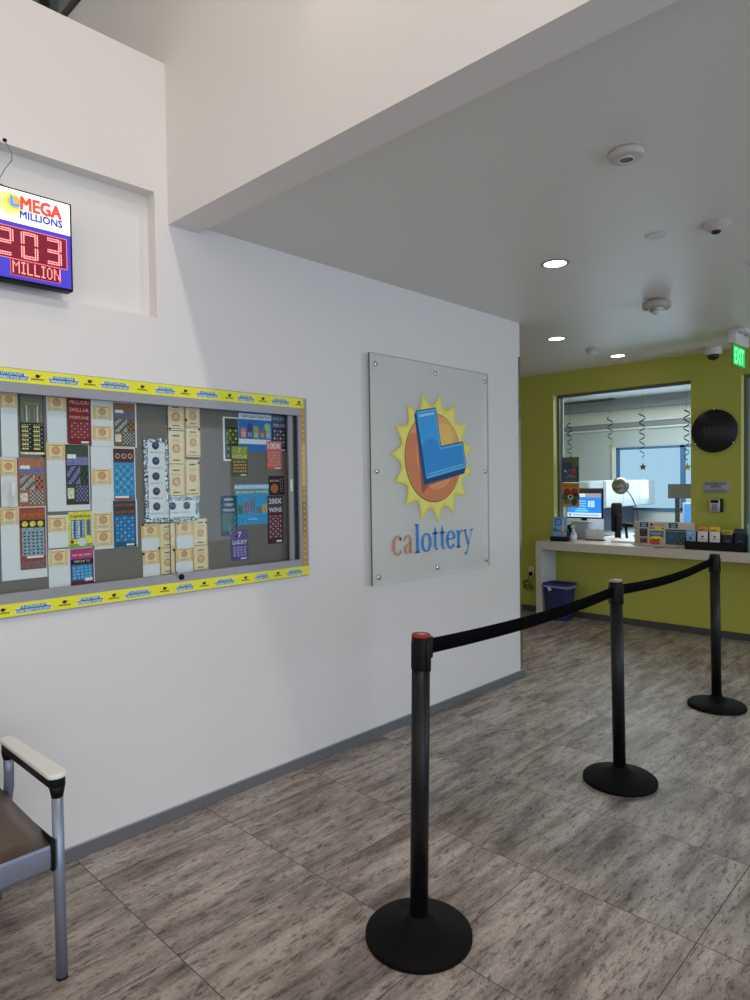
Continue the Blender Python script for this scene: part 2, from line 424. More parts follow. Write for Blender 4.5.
# ------------------------------------------------------------------ office behind the window
FX = 10.5
of = MB()
WY0, WY1, WZ0, WZ1 = 2.2, 4.70, 1.00, 2.0
of.box(FX, FX + .12, WY1, 7.5, 0, 2.8, office_paint); of.box(FX, FX + .12, -1.5, WY0, 0, 2.8, office_paint)
of.box(FX, FX + .12, WY0, WY1, 0, WZ0, office_paint); of.box(FX, FX + .12, WY0, WY1, WZ1, 2.8, office_paint)
of.build('wall_office', kind='structure')
MB().box(GX1, FX + .2, 7.4, 7.5, 0, 2.8, office_paint).build('wall_office_left', kind='structure')
ofc = textured('acoustic_ceiling', (214, 214, 216), .8, 60, .03, 0)
MB().box(GX1, FX + .2, -1.5, 7.5, 2.76, 2.86, ofc).build('ceiling_office', kind='structure')
MB().box(FX - .35, FX, -1.5, 7.4, 2.60, 2.76, M('soffit_grey', (150, 156, 160), .6)) \
    .box(FX - .06, FX, -1.5, 7.4, 2.40, 2.60, M('soffit_white', (230, 232, 226), .6)) \
    .box(FX - .02, FX, -1.5, 7.4, 2.31, 2.40, _mats['soffit_grey']) \
    .box(FX - .05, FX, -1.5, 7.4, 2.285, 2.31, _mats['soffit_white']).build('trim_3', kind='structure')
wf = MB(); bl = M('blue_window_frame', (70, 110, 150), .4)
wf.box(FX - .03, FX + .03, WY1 - .04, WY1, WZ0, WZ1, bl); wf.box(FX - .03, FX + .03, WY0, WY1, WZ1 - .035, WZ1, bl)
wf.box(FX - .03, FX + .03, 3.64, 3.70, WZ0, WZ1, bl); wf.box(FX - .03, FX + .03, WY0, WY1, WZ0, WZ0 + .04, bl)
wf.box(FX - .05, FX, WY1, WY1 + .06, WZ0, WZ1 + .01, _mats['soffit_white'])
w4 = struct(wf, 'window_4')
MB().box(FX + .01, FX + .016, WY0, WY1, WZ0, WZ1, glassy('blue_tinted_glass', (.66, .84, 1.0))).build('pane', parent=w4)  # blue of the daylight outside is put into the pane's tint

# ------------------------------------------------------------------ stanchions with their belts
def belt_mesh(L, sag, z0=.905, h=.05, zend=None):
    mb = MB(); n = 24; vs = []; fs = []
    for i in range(n + 1):
        t = i / n; x = .036 + (L - .072) * t; z = z0 - sag * 4 * t * (1 - t) + (zend - z0 if zend else 0) * t
        y = .0015 * math.sin(t * 9)
        for dz in (0, h):
            for dy in (-.0012, .0012): vs.append((x, y + dy, z + dz))
    for i in range(n):
        a = 4 * i; b = a + 4
        fs += [(a, b, b + 1, a + 1), (a + 2, a + 3, b + 3, b + 2), (a, a + 2, b + 2, b), (a + 1, b + 1, b + 3, a + 3)]
    fs += [(0, 1, 3, 2), (4 * n, 4 * n + 2, 4 * n + 3, 4 * n + 1)]
    return mb.add(vs, fs, textured('black_webbing', (9, 9, 10), .9, 400, .3, .3, spec=.05), True)
base_rubber = textured('black_base_rubber', (10, 9, 9), .65, 60, .25, .1, spec=.14)
def stanchion(label):
    t = thing('belt_stanchion', label, 'stanchion', group=None)
    MB().lathe([(0, 0), (.172, 0), (.175, .004), (.175, .018), (.168, .025), (.10, .040), (.055, .056), (.040, .068), (.036, .078), (0, .078)], base_rubber, n=64).build('base', t)
    MB().lathe([(.030, .078), (.030, .93), (.0, .93)], black_metal, n=32).build('pole', t)
    hd = MB().lathe([(.0305, .885), (.0315, .89), (.0315, .985), (.031, .99), (0, .99)], black_plastic, n=32)
    for a in range(4):
        T = Matrix.Rotation(a * math.pi / 2, 4, 'Z')
        hd.rbox(.029, .0345, -.011, .011, .880, .972, black_plastic, .002, T)
    hd.build('belt_cassette', t)
    for a in (math.pi / 4 - 1.9,):
        MB().lathe([(.0, .0), (.003, 0), (.003, .002), (0, .002)], steel, n=10).build('screw', t, loc=(.0325 * math.cos(a), .0325 * math.sin(a), .905))
    return t
SX = [(1.629, 1.407), (3.166, 1.410), (4.630, 1.410)]
labels = ['nearest black belt stanchion with a worn red cap on top', 'middle black belt stanchion of the row, with a pale worn cap',
          'farthest black belt stanchion, standing in front of the counter']
posts = [stanchion(labels[0])]
for k in (1, 2): posts.append(dup(posts[0], (0, 0, 0), 0, labels[k]))
capm = [M('worn_red_cap', (150, 40, 36), .45), M('worn_pale_cap', (170, 150, 138), .45), M('dark_cap', (60, 34, 34), .45)]
for k, p in enumerate(posts):
    p.location = (SX[k][0], SX[k][1], 0)
    p['group'] = 'belt stanchions in one line'
    MB().lathe([(.0315, .990), (.0315, .996), (.029, .999), (0, .999)], capm[k], n=32) \
        .lathe([(.016, .9992), (.0, .9994)], M('cap_wear_%d' % k, ((205, 150, 135), (205, 195, 185), (80, 50, 48))[k], .6), n=24).build('cap', p)
    # worn posts stand a touch off plumb
    lean = (Vector((.0140, -.0144)), Vector((-.0110, .0115)), Vector((-.0090, .0093)))
    if k < 2:
        h0, h1 = lean[k], lean[k + 1] + Vector((SX[k + 1][0] - SX[k][0], SX[k + 1][1] - SX[k][1])); dv = h1 - h0
        b_ = belt_mesh(dv.length, (.020, .026)[k], (.926, .920)[k], zend=(.918, .930)[k]).build('belt', p)
        b_.location = (h0.x, h0.y, 0); b_.rotation_euler = (0, 0, math.atan2(dv.y, dv.x))
        MB().rbox(.030, .046, -.014, .014, .915, .985, black_plastic, .002).build('belt_clip', p)
    for c_ in p.children:
        if c_.name.split('.')[0] in ('pole', 'belt_cassette', 'cap', 'belt_clip', 'screw'):
            c_.rotation_euler = (-lean[k].y, lean[k].x, 0)
            if c_.name.startswith('screw'): c_.location += Vector((lean[k].x, lean[k].y, 0)) * .9

# ------------------------------------------------------------------ waiting chair at the wall
chair_metal = M('blue_grey_metal', (148, 156, 174), .36, .6)
cream = M('cream_arm_pad', (252, 247, 238), .4)
vinyl = textured('taupe_vinyl', (104, 88, 76), .36, 220, .08, .08, spec=.6)
ch = thing('waiting_chair', 'metal framed waiting chair with cream arm pads and dark vinyl seat against the wall', 'chair', (.46, 2.30, 0), math.radians(1.5))
HW = .285
for sx in (-1, 1):
    x = sx * HW
    MB().tube([(x, -.225, 0), (x, -.225, .30), (x, -.225, .575)], .0165, chair_metal, 20).lathe([(.0172, 0), (.0172, .006)], black_plastic, (x, -.225, 0), 20).build('leg', ch)
    MB().tube([(x, .345, 0), (x, .30, .14), (x, .225, .36), (x, .185, .46), (x, .180, .52), (x, .180, .585)], .0165, chair_metal, 20).lathe([(.0172, 0), (.0172, .006)], black_plastic, (x, .345, 0), 20).build('leg', ch)
    # arm: dark carrier with rounded ends, cream pad on top
    def arm_poly(hw, y0, y1, n=8):
        P = []
        for i in range(n + 1):
            a = math.pi + math.pi * i / n; P.append((hw * math.cos(a), y0 + hw * .8 * math.sin(a)))
        for i in range(n + 1):
            a = math.pi * i / n; P.append((hw * .75 * math.cos(a), y1 + hw * .6 * math.sin(a)))
        return P
    a = MB(); q = arm_poly(.024, -.225, .190)
    a.prism(q, (x, 0, .590), (1, 0, 0), (0, 1, 0), (0, 0, 1), .026, black_plastic)
    a.lathe([(.0168, .557), (.0195, .572), (.024, .594)], black_plastic, (x, -.225, 0), 20).lathe([(.0168, .562), (.0195, .572), (.022, .594)], black_plastic, (x, .18, 0), 20)
    ar = a.build('armrest', ch, label='armrest with a cream pad over a black carrier')
    MB().prism(arm_poly(.029, -.225, .190), (x, 0, .616), (1, 0, 0), (0, 1, 0), (0, 0, 1), .016, cream).build('arm_pad', ar, bevel=.005)
sp = []
for i in range(9):
    t = i / 8; sp.append((-.238 + .46 * t, .445 + .02 * t * t - (.018 * (1 - t) ** 6)))
st = MB(); n = 10; vs = []; fs = []
for j, (y, z) in enumerate(sp):
    for i in range(n + 1):
        u = -1 + 2 * i / n; xx = u * .262; dz = .012 * (1 - u ** 4) * (1 - (2 * j / 8 - 1) ** 6)
        vs.append((xx, y, z + dz))
    for i in range(n + 1):
        u = -1 + 2 * i / n; vs.append((u * .262, y, z - .045))
W_ = 2 * (n + 1)
for j in range(8):
    for i in range(n):
        a0 = j * W_ + i; fs.append((a0, a0 + 1, a0 + 1 + W_, a0 + W_)); b0 = a0 + n + 1; fs.append((b0, b0 + W_, b0 + W_ + 1, b0 + 1))
    fs.append((j * W_, j * W_ + W_, j * W_ + W_ + n + 1, j * W_ + n + 1)); e0 = j * W_ + n
    fs.append((e0, e0 + n + 1, e0 + n + 1 + W_, e0 + W_))
fs.append(tuple(range(n + 1)) + tuple(reversed(range(n + 1, W_)))); e0 = 8 * W_
fs.append(tuple(reversed(range(e0, e0 + n + 1))) + tuple(range(e0 + n + 1, e0 + W_)))
st.add(vs, fs, vinyl, True).build('seat', ch)
MB().rbox(-.262, .262, -.243, -.215, .350, .428, chair_metal, .012, seg=3).build('front_rail', ch)
for sx in (-1, 1): MB().rbox(sx * .262 - .006, sx * .262 + .006, -.246, .20, .345, .440, black_plastic, .004).build('side_bracket', ch)
MB().rbox(-.245, .238, .205, .225, .50, .90, vinyl, .009).build('backrest', ch)
MB().rbox(-.252, .246, .226, .240, .44, .91, cream, .006).build('back_shell', ch)

# ------------------------------------------------------------------ illuminated jackpot sign in the niche
sg = thing('jackpot_sign', 'lit jackpot sign reading 203 million, hanging from a cable in the wall niche', 'sign', (.78, 2.675, 2.25))
S0, S1, SH = -.30, .286, .338
MB().rbox(S0, S1, -.025, .028, 0, SH, black_plastic, .004).build('housing', sg)
sm = MB(); F = Flat(sm, (S0, -.0256, 0), (1, 0, 0), (0, 0, 1), (0, -1, 0), .0004)
SWd = S1 - S0
blue_l = E_(62, 54, 178, .8); white_l = E_(240, 240, 246, 1.0)
F.rect(.008, .008, SWd - .008, .212, blue_l, 1).rect(.008, .212, SWd - .008, SH - .007, white_l, 1)
# brand line: sun with a blue L, red and blue words
sunx, suny = .376, .285
F.disc(sunx - .01, suny - .008, .042, E_(250, 236, 130, 1.0), 2, 30); F.disc(sunx, suny, .030, E_(244, 196, 70, 1.0), 3, 24)
F.disc(sunx + .004, suny, .022, E_(236, 150, 70, .9), 4, 20)
F.poly([(sunx - .012, suny + .022), (sunx - .002, suny + .024), (sunx + .002, suny - .004), (sunx + .022, suny - .002), (sunx + .022, suny - .014), (sunx - .010, suny - .018)], E_(60, 150, 220, .9), 5)
F.text('calottery', .46, .312, .535, .326, E_(150, 180, 220, .9), 2, True)
F.text('MEGA', .402, .266, .545, .312, E_(214, 70, 48, .85), 6, True, bold=.09)
F.text('MILLIONS', .398, .234, .548, .261, E_(40, 60, 150, .8), 6, True, bold=.07)
sm.build('lit_face', sg)
dm = MB(); D = Flat(dm, (S0, -.0258, 0), (1, 0, 0), (0, 0, 1), (0, -1, 0), .0004)
darkred = E_(110, 8, 34, .7); led = E_(255, 150, 150, 1.5)
D.rect(.110, .078, SWd - .022, .196, E_(230, 120, 130, .8), 2).rect(.113, .081, SWd - .025, .193, darkred, 3)
D.rect(.360, .020, .536, .079, E_(200, 90, 110, .7), 2).rect(.363, .022, .533, .077, darkred, 3)
# digits built from LED dots
SEG = {'2': ['01110', '11111', '00011', '01110', '11100', '11000', '11111', '01110'],
       '0': ['01110', '11011', '11011', '11011', '11011', '11011', '11011', '01110'],
       '3': ['11110', '00011', '00011', '01110', '00011', '00011', '00011', '11110']}
SEGS = {'2': 'abged', '0': 'abcdef', '3': 'abgcd'}
def seg_digit(u0, v0, wd, hg, ch_):
    t = .0155; g_ = .0035; mid = v0 + hg / 2
    R = {'a': (u0 + t * .6, v0 + hg - t, u0 + wd - t * .6, v0 + hg), 'd': (u0 + t * .6, v0, u0 + wd - t * .6, v0 + t), 'g': (u0 + t * .6, mid - t / 2, u0 + wd - t * .6, mid + t / 2),
         'f': (u0, mid + g_, u0 + t, v0 + hg - g_), 'e': (u0, v0 + g_, u0 + t, mid - g_), 'b': (u0 + wd - t, mid + g_, u0 + wd, v0 + hg - g_), 'c': (u0 + wd - t, v0 + g_, u0 + wd, mid - g_)}
    for s_ in SEGS[ch_]:
        a0, b0, a1, b1 = R[s_]; p = .0052
        nx = max(1, int((a1 - a0) / p)); ny = max(1, int((b1 - b0) / p))
        for i in range(nx):
            for j in range(ny):
                D.disc(a0 + (i + .5) * (a1 - a0) / nx, b0 + (j + .5) * (b1 - b0) / ny, .0027, led, 4, 6)
for k, ch_ in enumerate('203'): seg_digit(.312 + k * .085, .086, .063, .102, ch_)
F5 = {'M': ['10001', '11011', '10101', '10001', '10001', '10001', '10001'], 'I': ['111', '010', '010', '010', '010', '010', '111'], 'L': ['1000', '1000', '1000', '1000', '1000', '1000', '1111'],
      'O': ['0110', '1001', '1001', '1001', '1001', '1001', '0110'], 'N': ['10001', '11001', '11001', '10101', '10011', '10011', '10001']}
u = .368
for c_ in 'MILLION':
    rows = F5[c_]
    for r_, row in enumerate(rows):
        for q_, bit in enumerate(row):
            if bit == '1': D.rect(u + q_ * .0050, .0675 - r_ * .0064, u + q_ * .0050 + .0043, .0729 - r_ * .0064, E_(255, 150, 140, 1.1), 4)
    u += (len(rows[0]) + 1) * .0050
dm.build('led_display', sg)
MB().tube([(.035, 0, SH), (.036, 0, SH + .02), (.06, 0, SH + .07), (.085, 0, SH + .11), (.083, 0, SH + .14), (.062, 0, SH + .172)], .0016, M('grey_cable', (120, 120, 118), .5), 8).build('cable', sg)
MB().lathe([(.007, SH + .170), (.007, SH + .178), (0, SH + .178)], black_plastic, (.062, 0, 0), 12).build('hook', sg)
MB().rbox(.02, .05, -.01, .01, SH, SH + .008, M('brass_clip', (150, 120, 60), .35, .8), .002).build('clip', sg)

# ------------------------------------------------------------------ glass sign panel on standoffs
PY = 2.665
gp = thing('glass_logo_panel', 'frosted glass panel with the sun and L emblem over the word calottery, on metal standoffs', 'sign', (3.30, PY, 1.57))
def frosted():
    m = bpy.data.materials.new('frosted_panel_glass'); m.use_nodes = True; b = m.node_tree.nodes['Principled BSDF']
    b.inputs['Base Color'].default_value = (.96, .955, .92, 1); b.inputs['Roughness'].default_value = .22
    b.inputs['Specular IOR Level'].default_value = .6
    nt = m.node_tree; t = nt.nodes.new('ShaderNodeBsdfTranslucent'); t.inputs[0].default_value = (.85, .9, .88, 1)
    tr = nt.nodes.new('ShaderNodeBsdfTransparent'); tr.inputs[0].default_value = (.955, .975, .965, 1)
    m1 = nt.nodes.new('ShaderNodeMixShader'); m1.inputs[0].default_value = .08
    m2 = nt.nodes.new('ShaderNodeMixShader'); m2.inputs[0].default_value = .50
    L = nt.links; L.new(b.outputs[0], m1.inputs[1]); L.new(t.outputs[0], m1.inputs[2]); L.new(m1.outputs[0], m2.inputs[1]); L.new(tr.outputs[0], m2.inputs[2])
    L.new(m2.outputs[0], nt.nodes['Material Output'].inputs[0]); return m
PU0, PU1, PV0, PV1 = -.578, .592, -.672, .664
pm = MB(); pm.box(PU0, PU1, 0, .010, PV0, PV1, frosted())
eg = M('glass_edge_green', (92, 108, 100), .2)
pm.box(PU0 - .002, PU0, 0, .010, PV0, PV1, eg).box(PU1, PU1 + .002, 0, .010, PV0, PV1, eg).box(PU0, PU1, 0, .010, PV1, PV1 + .002, eg)
pm.build('panel', gp)
TY = Matrix.Rotation(math.radians(90), 4, 'X')      # spins lathe axis z -> -y
for (x, z) in ((2.766, 2.175), (3.310, 2.178), (3.850, 2.179), (2.766, 1.557), (3.845, 1.558), (2.768, .943), (3.306, .945), (3.848, .944)):
    MB().lathe([(.0, -.0425), (.011, -.0425), (.011, -.0005), (.0, -.0005)], chrome, (x - 3.30, 0, z - 1.57), 20, TY) \
        .lathe([(.0, .0005), (.014, .0005), (.014, .007), (.011, .010), (0, .010)], chrome, (x - 3.30, 0, z - 1.57), 20, TY).build('standoff', gp)
am = MB(); A = Flat(am, (0, -.0006, 0), (1, 0, 0), (0, 0, 1), (0, -1, 0), .0006)
cx, cz = -.003, .078
pts = []
for i in range(15):
    a0 = math.radians(-14 + 24 * i); a1 = a0 + math.radians(24)
    pts.append((cx + .407 * math.cos(a0), cz + .407 * math.sin(a0)))
    for t in (.16, .32, .5, .68, .84):
        a = a0 + (a1 - a0) * t; r = .318 + .089 * abs(2 * t - 1) ** 1.9
        pts.append((cx + r * math.cos(a), cz + r * math.sin(a)))
def fan(ps, c, mat, l):
    vs = [A.P(c[0], c[1], l)] + [A.P(p[0], p[1], l) for p in ps]; n_ = len(ps)
    am.add(vs, [(0, 1 + i, 1 + (i + 1) % n_) for i in range(n_)], mat)
def sun_yellow():
    return KS(222, 202, 92)
fan([(cx + (p[0] - cx) * 1.02, cz + (p[1] - cz) * 1.02) for p in pts], (cx, cz), KS(196, 168, 70), 1)
fan(pts, (cx, cz), sun_yellow(), 2)
fan([(cx + (p[0] - cx) * .93, cz + (p[1] - cz) * .93) for p in pts], (cx, cz), KS(230, 214, 112), 3)
A.disc(cx - .006, cz - .003, .284, KS(150, 100, 66), 4, 64).disc(cx - .004, cz, .277, KS(206, 142, 98), 5, 64)
# the disc's printed shading: deeper copper to the lower left, glow upper right
dd = [(cx + .277 * math.cos(a), cz + .277 * math.sin(a)) for a in [math.radians(150 + i * 6) for i in range(31)]]
A.poly(dd + [(cx + .20 * math.cos(a) + .02, cz + .235 * math.sin(a) + .03) for a in [math.radians(330 - i * 6) for i in range(31)]], KS(190, 122, 84), 6)
A.disc(cx + .075, cz + .10, .150, KS(216, 156, 96), 6, 48); A.disc(cx + .085, cz + .12, .10, KS(224, 176, 100), 7, 40)
def w2(p): return (p[0] - 3.30, p[1] - 1.57)
A.poly([w2(p) for p in [(3.108, 1.880), (3.15, 1.55), (3.165, 1.42), (3.235, 1.472), (3.60, 1.545), (3.62, 1.60), (3.3, 1.62)]], KS(140, 88, 70), 8)
A.poly([w2(p) for p in [(3.100, 1.905), (3.118, 1.923), (3.208, 1.511), (3.182, 1.476)]], KS(28, 74, 120), 9)
A.poly([w2(p) for p in [(3.208, 1.511), (3.615, 1.584), (3.604, 1.546), (3.182, 1.476)]], KS(22, 66, 112), 9)
Lp = [(3.118, 1.923), (3.302, 1.956), (3.352, 1.712), (3.588, 1.749), (3.615, 1.584), (3.208, 1.511)]
A.poly([w2(p) for p in [(3.112, 1.928), (3.308, 1.964), (3.358, 1.721), (3.594, 1.758), (3.622, 1.578), (3.206, 1.503)]], KS(24, 72, 128), 10)
A.poly([w2(p) for p in Lp], KS(84, 164, 218), 11)
A.poly([w2(p) for p in [(3.132, 1.912), (3.292, 1.941), (3.341, 1.697), (3.577, 1.733), (3.600, 1.597), (3.216, 1.527)]], KS(58, 146, 208), 12)
A.poly([w2(p) for p in [(3.140, 1.905), (3.285, 1.932), (3.288, 1.918), (3.142, 1.890)]], KS(140, 196, 232), 13)
A.poly([w2(p) for p in [(3.160, 1.70), (3.19, 1.74), (3.23, 1.762), (3.28, 1.765), (3.322, 1.745), (3.341, 1.697), (3.577, 1.733), (3.600, 1.597), (3.216, 1.527), (3.176, 1.66)]], KS(48, 132, 196), 13)
A.poly([w2(p) for p in [(3.226, 1.545), (3.590, 1.612), (3.592, 1.602), (3.224, 1.535)]], KS(96, 170, 222), 14)
am.build('sun_emblem', gp)
# serif wordmark, drawn as stroke outlines in a 1-unit x-height
def stroke(F_, pts_, mat, l):
    """pts: (x, y, halfwidth_normal) ribbon"""
    left = []; right = []
    for i, (x, y, h) in enumerate(pts_):
        a = pts_[max(0, i - 1)]; b = pts_[min(len(pts_) - 1, i + 1)]
        dx, dy = b[0] - a[0], b[1] - a[1]; L_ = math.hypot(dx, dy) or 1
        nx, ny = -dy / L_, dx / L_; left.append((x + nx * h, y + ny * h)); right.append((x - nx * h, y - ny * h))
    for i in range(len(pts_) - 1): F_.poly([left[i], left[i + 1], right[i + 1], right[i]], mat, l)
def arc(cx_, cy_, rx, ry, a0, a1, thick, thin, n=18):
    o = []
    for i in range(n + 1):
        a = math.radians(a0 + (a1 - a0) * i / n); k = abs(math.cos(a)) ** 1.3
        o.append((cx_ + rx * math.cos(a), cy_ + ry * math.sin(a), thin + (thick - thin) * k))
    return o
def glyph(c_):
    T, t = .125, .045      # half widths of thick and thin strokes
    if c_ == 'c': return [arc(.46, .5, .32, .47, 38, 322, T, t), [(.68, .74, .07), (.70, .80, .09), (.66, .86, .06)]], .84
    if c_ == 'o': return [arc(.46, .5, .34, .47, 0, 360, T, t, 28)], .92
    if c_ == 'e': return [arc(.46, .5, .32, .47, 8, 325, T, t, 24), [(.14, .55, t), (.80, .55, t)]], .88
    if c_ == 'a': return [[(.16, .72, .08), (.20, .86, .07), (.36, .96, .04), (.54, .93, .06), (.62, .78, T), (.62, .5, T), (.62, .2, T), (.66, .06, .07), (.80, .06, .03)],
                          [(.60, .58, .03), (.36, .50, .045), (.20, .34, T * .9), (.20, .18, T * .9), (.32, .04, .05), (.46, .06, .035), (.60, .20, .03)]], .88
    if c_ == 'l': return [[(.30, 0, T), (.30, 1.52, T)], [(.08, .03, t), (.52, .03, t)], [(.08, 1.48, t), (.30, 1.50, t)]], .58
    if c_ == 't': return [[(.30, 1.30, .03), (.30, 1.0, T), (.30, .24, T), (.38, .06, .07), (.58, .08, .03)], [(.06, .95, t), (.56, .95, t)]], .62
    if c_ == 'r': return [[(.28, 0, T), (.28, .97, T)], [(.06, .03, t), (.52, .03, t)], [(.08, .94, t), (.28, .95, t)], [(.36, .62, .03), (.44, .84, .04), (.56, .94, .06), (.68, .88, .09)]], .76
    if c_ == 'y': return [[(.14, .95, .07), (.48, .10, T * .95)], [(.80, .95, .03), (.48, .05, .035), (.36, -.30, .05), (.22, -.42, .07), (.10, -.36, .09)], [(.0, .95, t), (.34, .95, t)], [(.64, .95, t), (.96, .95, t)]], .94
xh = .116; u = 2.885; base_z = 1.056
total = sum(glyph(c_)[1] for c_ in 'calottery'); kx = (3.70 - 2.885) / total
wm = {}
for i, c_ in enumerate('calottery'):
    part = 'ca' if i < 2 else 'lottery'
    if part not in wm: wm[part] = MB()
    G = Flat(wm[part], (0, -.0012, 0), (1, 0, 0), (0, 0, 1), (0, -1, 0), .0005)
    strokes, adv = glyph(c_)
    for s_ in strokes:
        stroke(G, [(u - 3.30 + x * kx, base_z - 1.57 + y * xh, h * (kx + xh) / 2) for x, y, h in s_], KS(178, 128, 104) if i < 2 else KS(58, 124, 184), 1)
    u += adv * kx
wm['ca'].build('lettering', gp, label='brown letters ca'); wm['lottery'].build('lettering', gp, label='blue letters lottery')

# ------------------------------------------------------------------ recessed display case
dc = thing('display_case', 'wide aluminium display case with sliding glass doors and a yellow printed paper border', 'display case', ((CX0 + CX1) / 2, WALL_Y, CZ0))
def rel(mb, o):
    ox, oy, oz = o.location; mb.v = [(x - ox, y - oy, z - oz) for x, y, z in mb.v]; return mb
OX0, OX1, OZt, OZb = -.02, 2.272, 1.938, 1.008
FYc = WALL_Y - .016
fr = MB()
fr.box(OX0, OX1, FYc, WALL_Y + .0, 1.845, OZt, alu).box(OX0, OX1, FYc, WALL_Y, OZb, 1.098, alu)
fr.box(CX1 - .03, OX1, FYc, WALL_Y, 1.098, 1.845, alu).box(OX0, OX0 + .06, FYc, WALL_Y, 1.098, 1.845, alu)
rel(fr, dc).build('frame', dc, bevel=.002)
rail = MB()
rail.box(CX0 + .01, CX1 - .01, WALL_Y + .001, WALL_Y + .055, 1.852, 1.895, alu).box(CX0 + .01, CX1 - .01, WALL_Y + .001, WALL_Y + .055, 1.05, 1.092, alu)
rail.box(CX1 - .040, CX1 - .004, WALL_Y + .030, WALL_Y + .055, 1.092, 1.852, M('case_liner', (92, 100, 116), .4))
rel(rail, dc).build('liner', dc)
BOARD = WALL_Y + .052
grey_board = textured('grey_fabric_board', (130, 123, 117), .85, 260, .05, .1, spec=.15)
rel(MB().box(CX0 + .012, CX1 - .012, BOARD, BOARD + .012, 1.092, 1.852, grey_board), dc).build('pin_board', dc)
GY1, GY2 = WALL_Y + .012, WALL_Y + .020
g1x = ony = on_y(170, 480, GY1).x
p1 = rel(MB().box(CX0 + .015, g1x, GY2, GY2 + .004, 1.094, 1.850, glass), dc).build('glass_door', dc)
p2 = rel(MB().box(g1x - .006, 2.196, GY1, GY1 + .004, 1.094, 1.850, glass), dc).build('glass_door', dc)
edge = M('glass_edge_dark', (84, 92, 88), .3)
rel(MB().box(g1x - .0015, g1x + .0005, GY2 - .001, GY2 + .005, 1.094, 1.850, edge), dc).build('door_edge', p1)
rel(MB().box(2.168, 2.196, GY1 - .004, GY1 + .008, 1.094, 1.850, M('door_stile', (150, 152, 148), .4)), dc).build('door_stile', p2)
for (px, par, gy) in ((290.8, p2, GY1), (13.5, p1, GY2)):
    a = on_y(px, 482 if px > 100 else 483, gy); hx = a.x
    h = MB().rbox(hx - .011, hx + .009, gy - .010, gy - .004, 1.452, 1.516, M('satin_pull', (216, 216, 214), .35, .2), .003)
    rel(h, dc).build('door_pull', par)
lk = on_y(181.3, 577.8, FYc)
rel(MB().lathe([(.0, 0), (.013, 0), (.013, .006), (.010, .010), (0, .010)], black_plastic, (lk.x, FYc, lk.z + .004), 24, TY), dc).build('lock', dc)
rel(MB().box(g1x + .0, g1x + .010, FYc - .003, FYc, 1.085, 1.110, chrome), dc).build('latch_tab', dc)
# printed paper border
yel = KS(232, 208, 52); ink = KS(44, 38, 34); cl1 = KS(214, 232, 238); cl2 = KS(52, 132, 166)
def border(z0, z1, phase):
    mb = MB(); mb.box(OX0 + .002, OX1 - (.022 if z1 > 1.5 else .002), FYc - .0012, FYc, z0, z1, yel)
    F = Flat(mb, (0, FYc - .0013, z0), (1, 0, 0), (0, 0, 1), (0, -1, 0), .0003); H = z1 - z0
    return mb, F, H
def wordcloud(F, u, H, a, b, wd):
    F.disc(u, H * .48, wd * .50, cl1, 1, 24, H * .26)
    F.rect(u - wd * .36, H * .44, u + wd * .36, H * .76, cl1, 1).rect(u - wd * .5, H * .18, u + wd * .48, H * .50, cl1, 1)
    F.rect(u - wd * .34, H * .50, u + wd * .34, H * .74, cl2, 2).rect(u - wd * .47, H * .20, u + wd * .45, H * .46, cl2, 2)
    F.text(a, u - wd * .32, H * .53, u + wd * .32, H * .72, KS(236, 242, 240), 3, True, bold=.03)
    F.text(b, u - wd * .45, H * .22, u + wd * .43, H * .44, KS(236, 242, 240), 3, True, bold=.03)
def tinylogo(F, u, H):
    F.disc(u, H * .60, .008, ink, 1, 14, H * .14); F.poly([(u + .004, H * .58), (u + .014, H * .76), (u + .007, H * .52)], ink, 2)
    F.text('calottery', u - .023, H * .24, u + .023, H * .46, ink, 1, True, bold=.04)
mb, F, H = border(1.885, 1.935, 0)
tops = [(10, 'A LITTLE PLAY', 'CAN MAKE YOUR DAY', .135), (64, 'WHAT WILL', 'WINNING TODAY', .115), (115, 'A LITTLE PLAY', 'CAN MAKE YOUR DAY', .125), (165, 'WHAT WILL', 'WINNING TODAY', .095), (207, 'A LITTLE PLAY', 'CAN MAKE YOUR DAY', .115), (245.5, 'WHAT WILL', 'WINNING TODAY', .095), (280, 'A LITTLE PLAY', 'CAN MAKE YOUR DAY', .115)]
for px, a, b, wd in tops: wordcloud(F, on_y(px, 380, FYc).x, H, a, b, wd)
for px in (37.5, 89.5, 142, 185, 229, 262.5, 298.5): tinylogo(F, on_y(px, 380, FYc).x, H)
tb = rel(mb, dc).build('paper_border', dc, label='yellow paper border along the top')
mb, F, H = border(1.012, 1.060, 1)
for px, a, b, wd in ((33, 'A LITTLE PLAY', 'CAN MAKE YOUR DAY', .13), (90, 'WHAT WILL', 'WINNING TODAY', .105), (138, 'A LITTLE PLAY', 'CAN MAKE YOUR DAY', .12), (185, 'WHAT WILL', 'WINNING TODAY', .09), (225, 'A LITTLE PLAY', 'CAN MAKE YOUR DAY', .11), (262, 'WHAT WILL', 'WINNING TODAY', .085), (295, 'A LITTLE PLAY', 'CAN MAKE YOUR DAY', .105)):
    wordcloud(F, on_y(px, 585, FYc).x, H, a, b, wd)
for px in (2, 64, 113.5, 164.5, 204, 245.5, 278): tinylogo(F, on_y(px, 585, FYc).x, H)
rel(mb, dc).build('paper_border', dc, label='yellow paper border along the bottom')
mb = MB(); mb.box(2.232, 2.257, FYc - .0012, FYc, 1.060, 1.885, KS(168, 130, 62))
F = Flat(mb, (2.232, FYc - .0013, 1.060), (1, 0, 0), (0, 0, 1), (0, -1, 0), .0003)
F.rect(0, .42, .025, .64, KS(196, 160, 84), 1).rect(0, .16, .025, .34, KS(150, 112, 48), 1)
for k in range(27): F.disc(.0125, .018 + k * .030, .0042, KS(216, 190, 128), 2, 10)
rel(mb, dc).build('paper_border', dc, label='gold dotted paper strip down the right side')

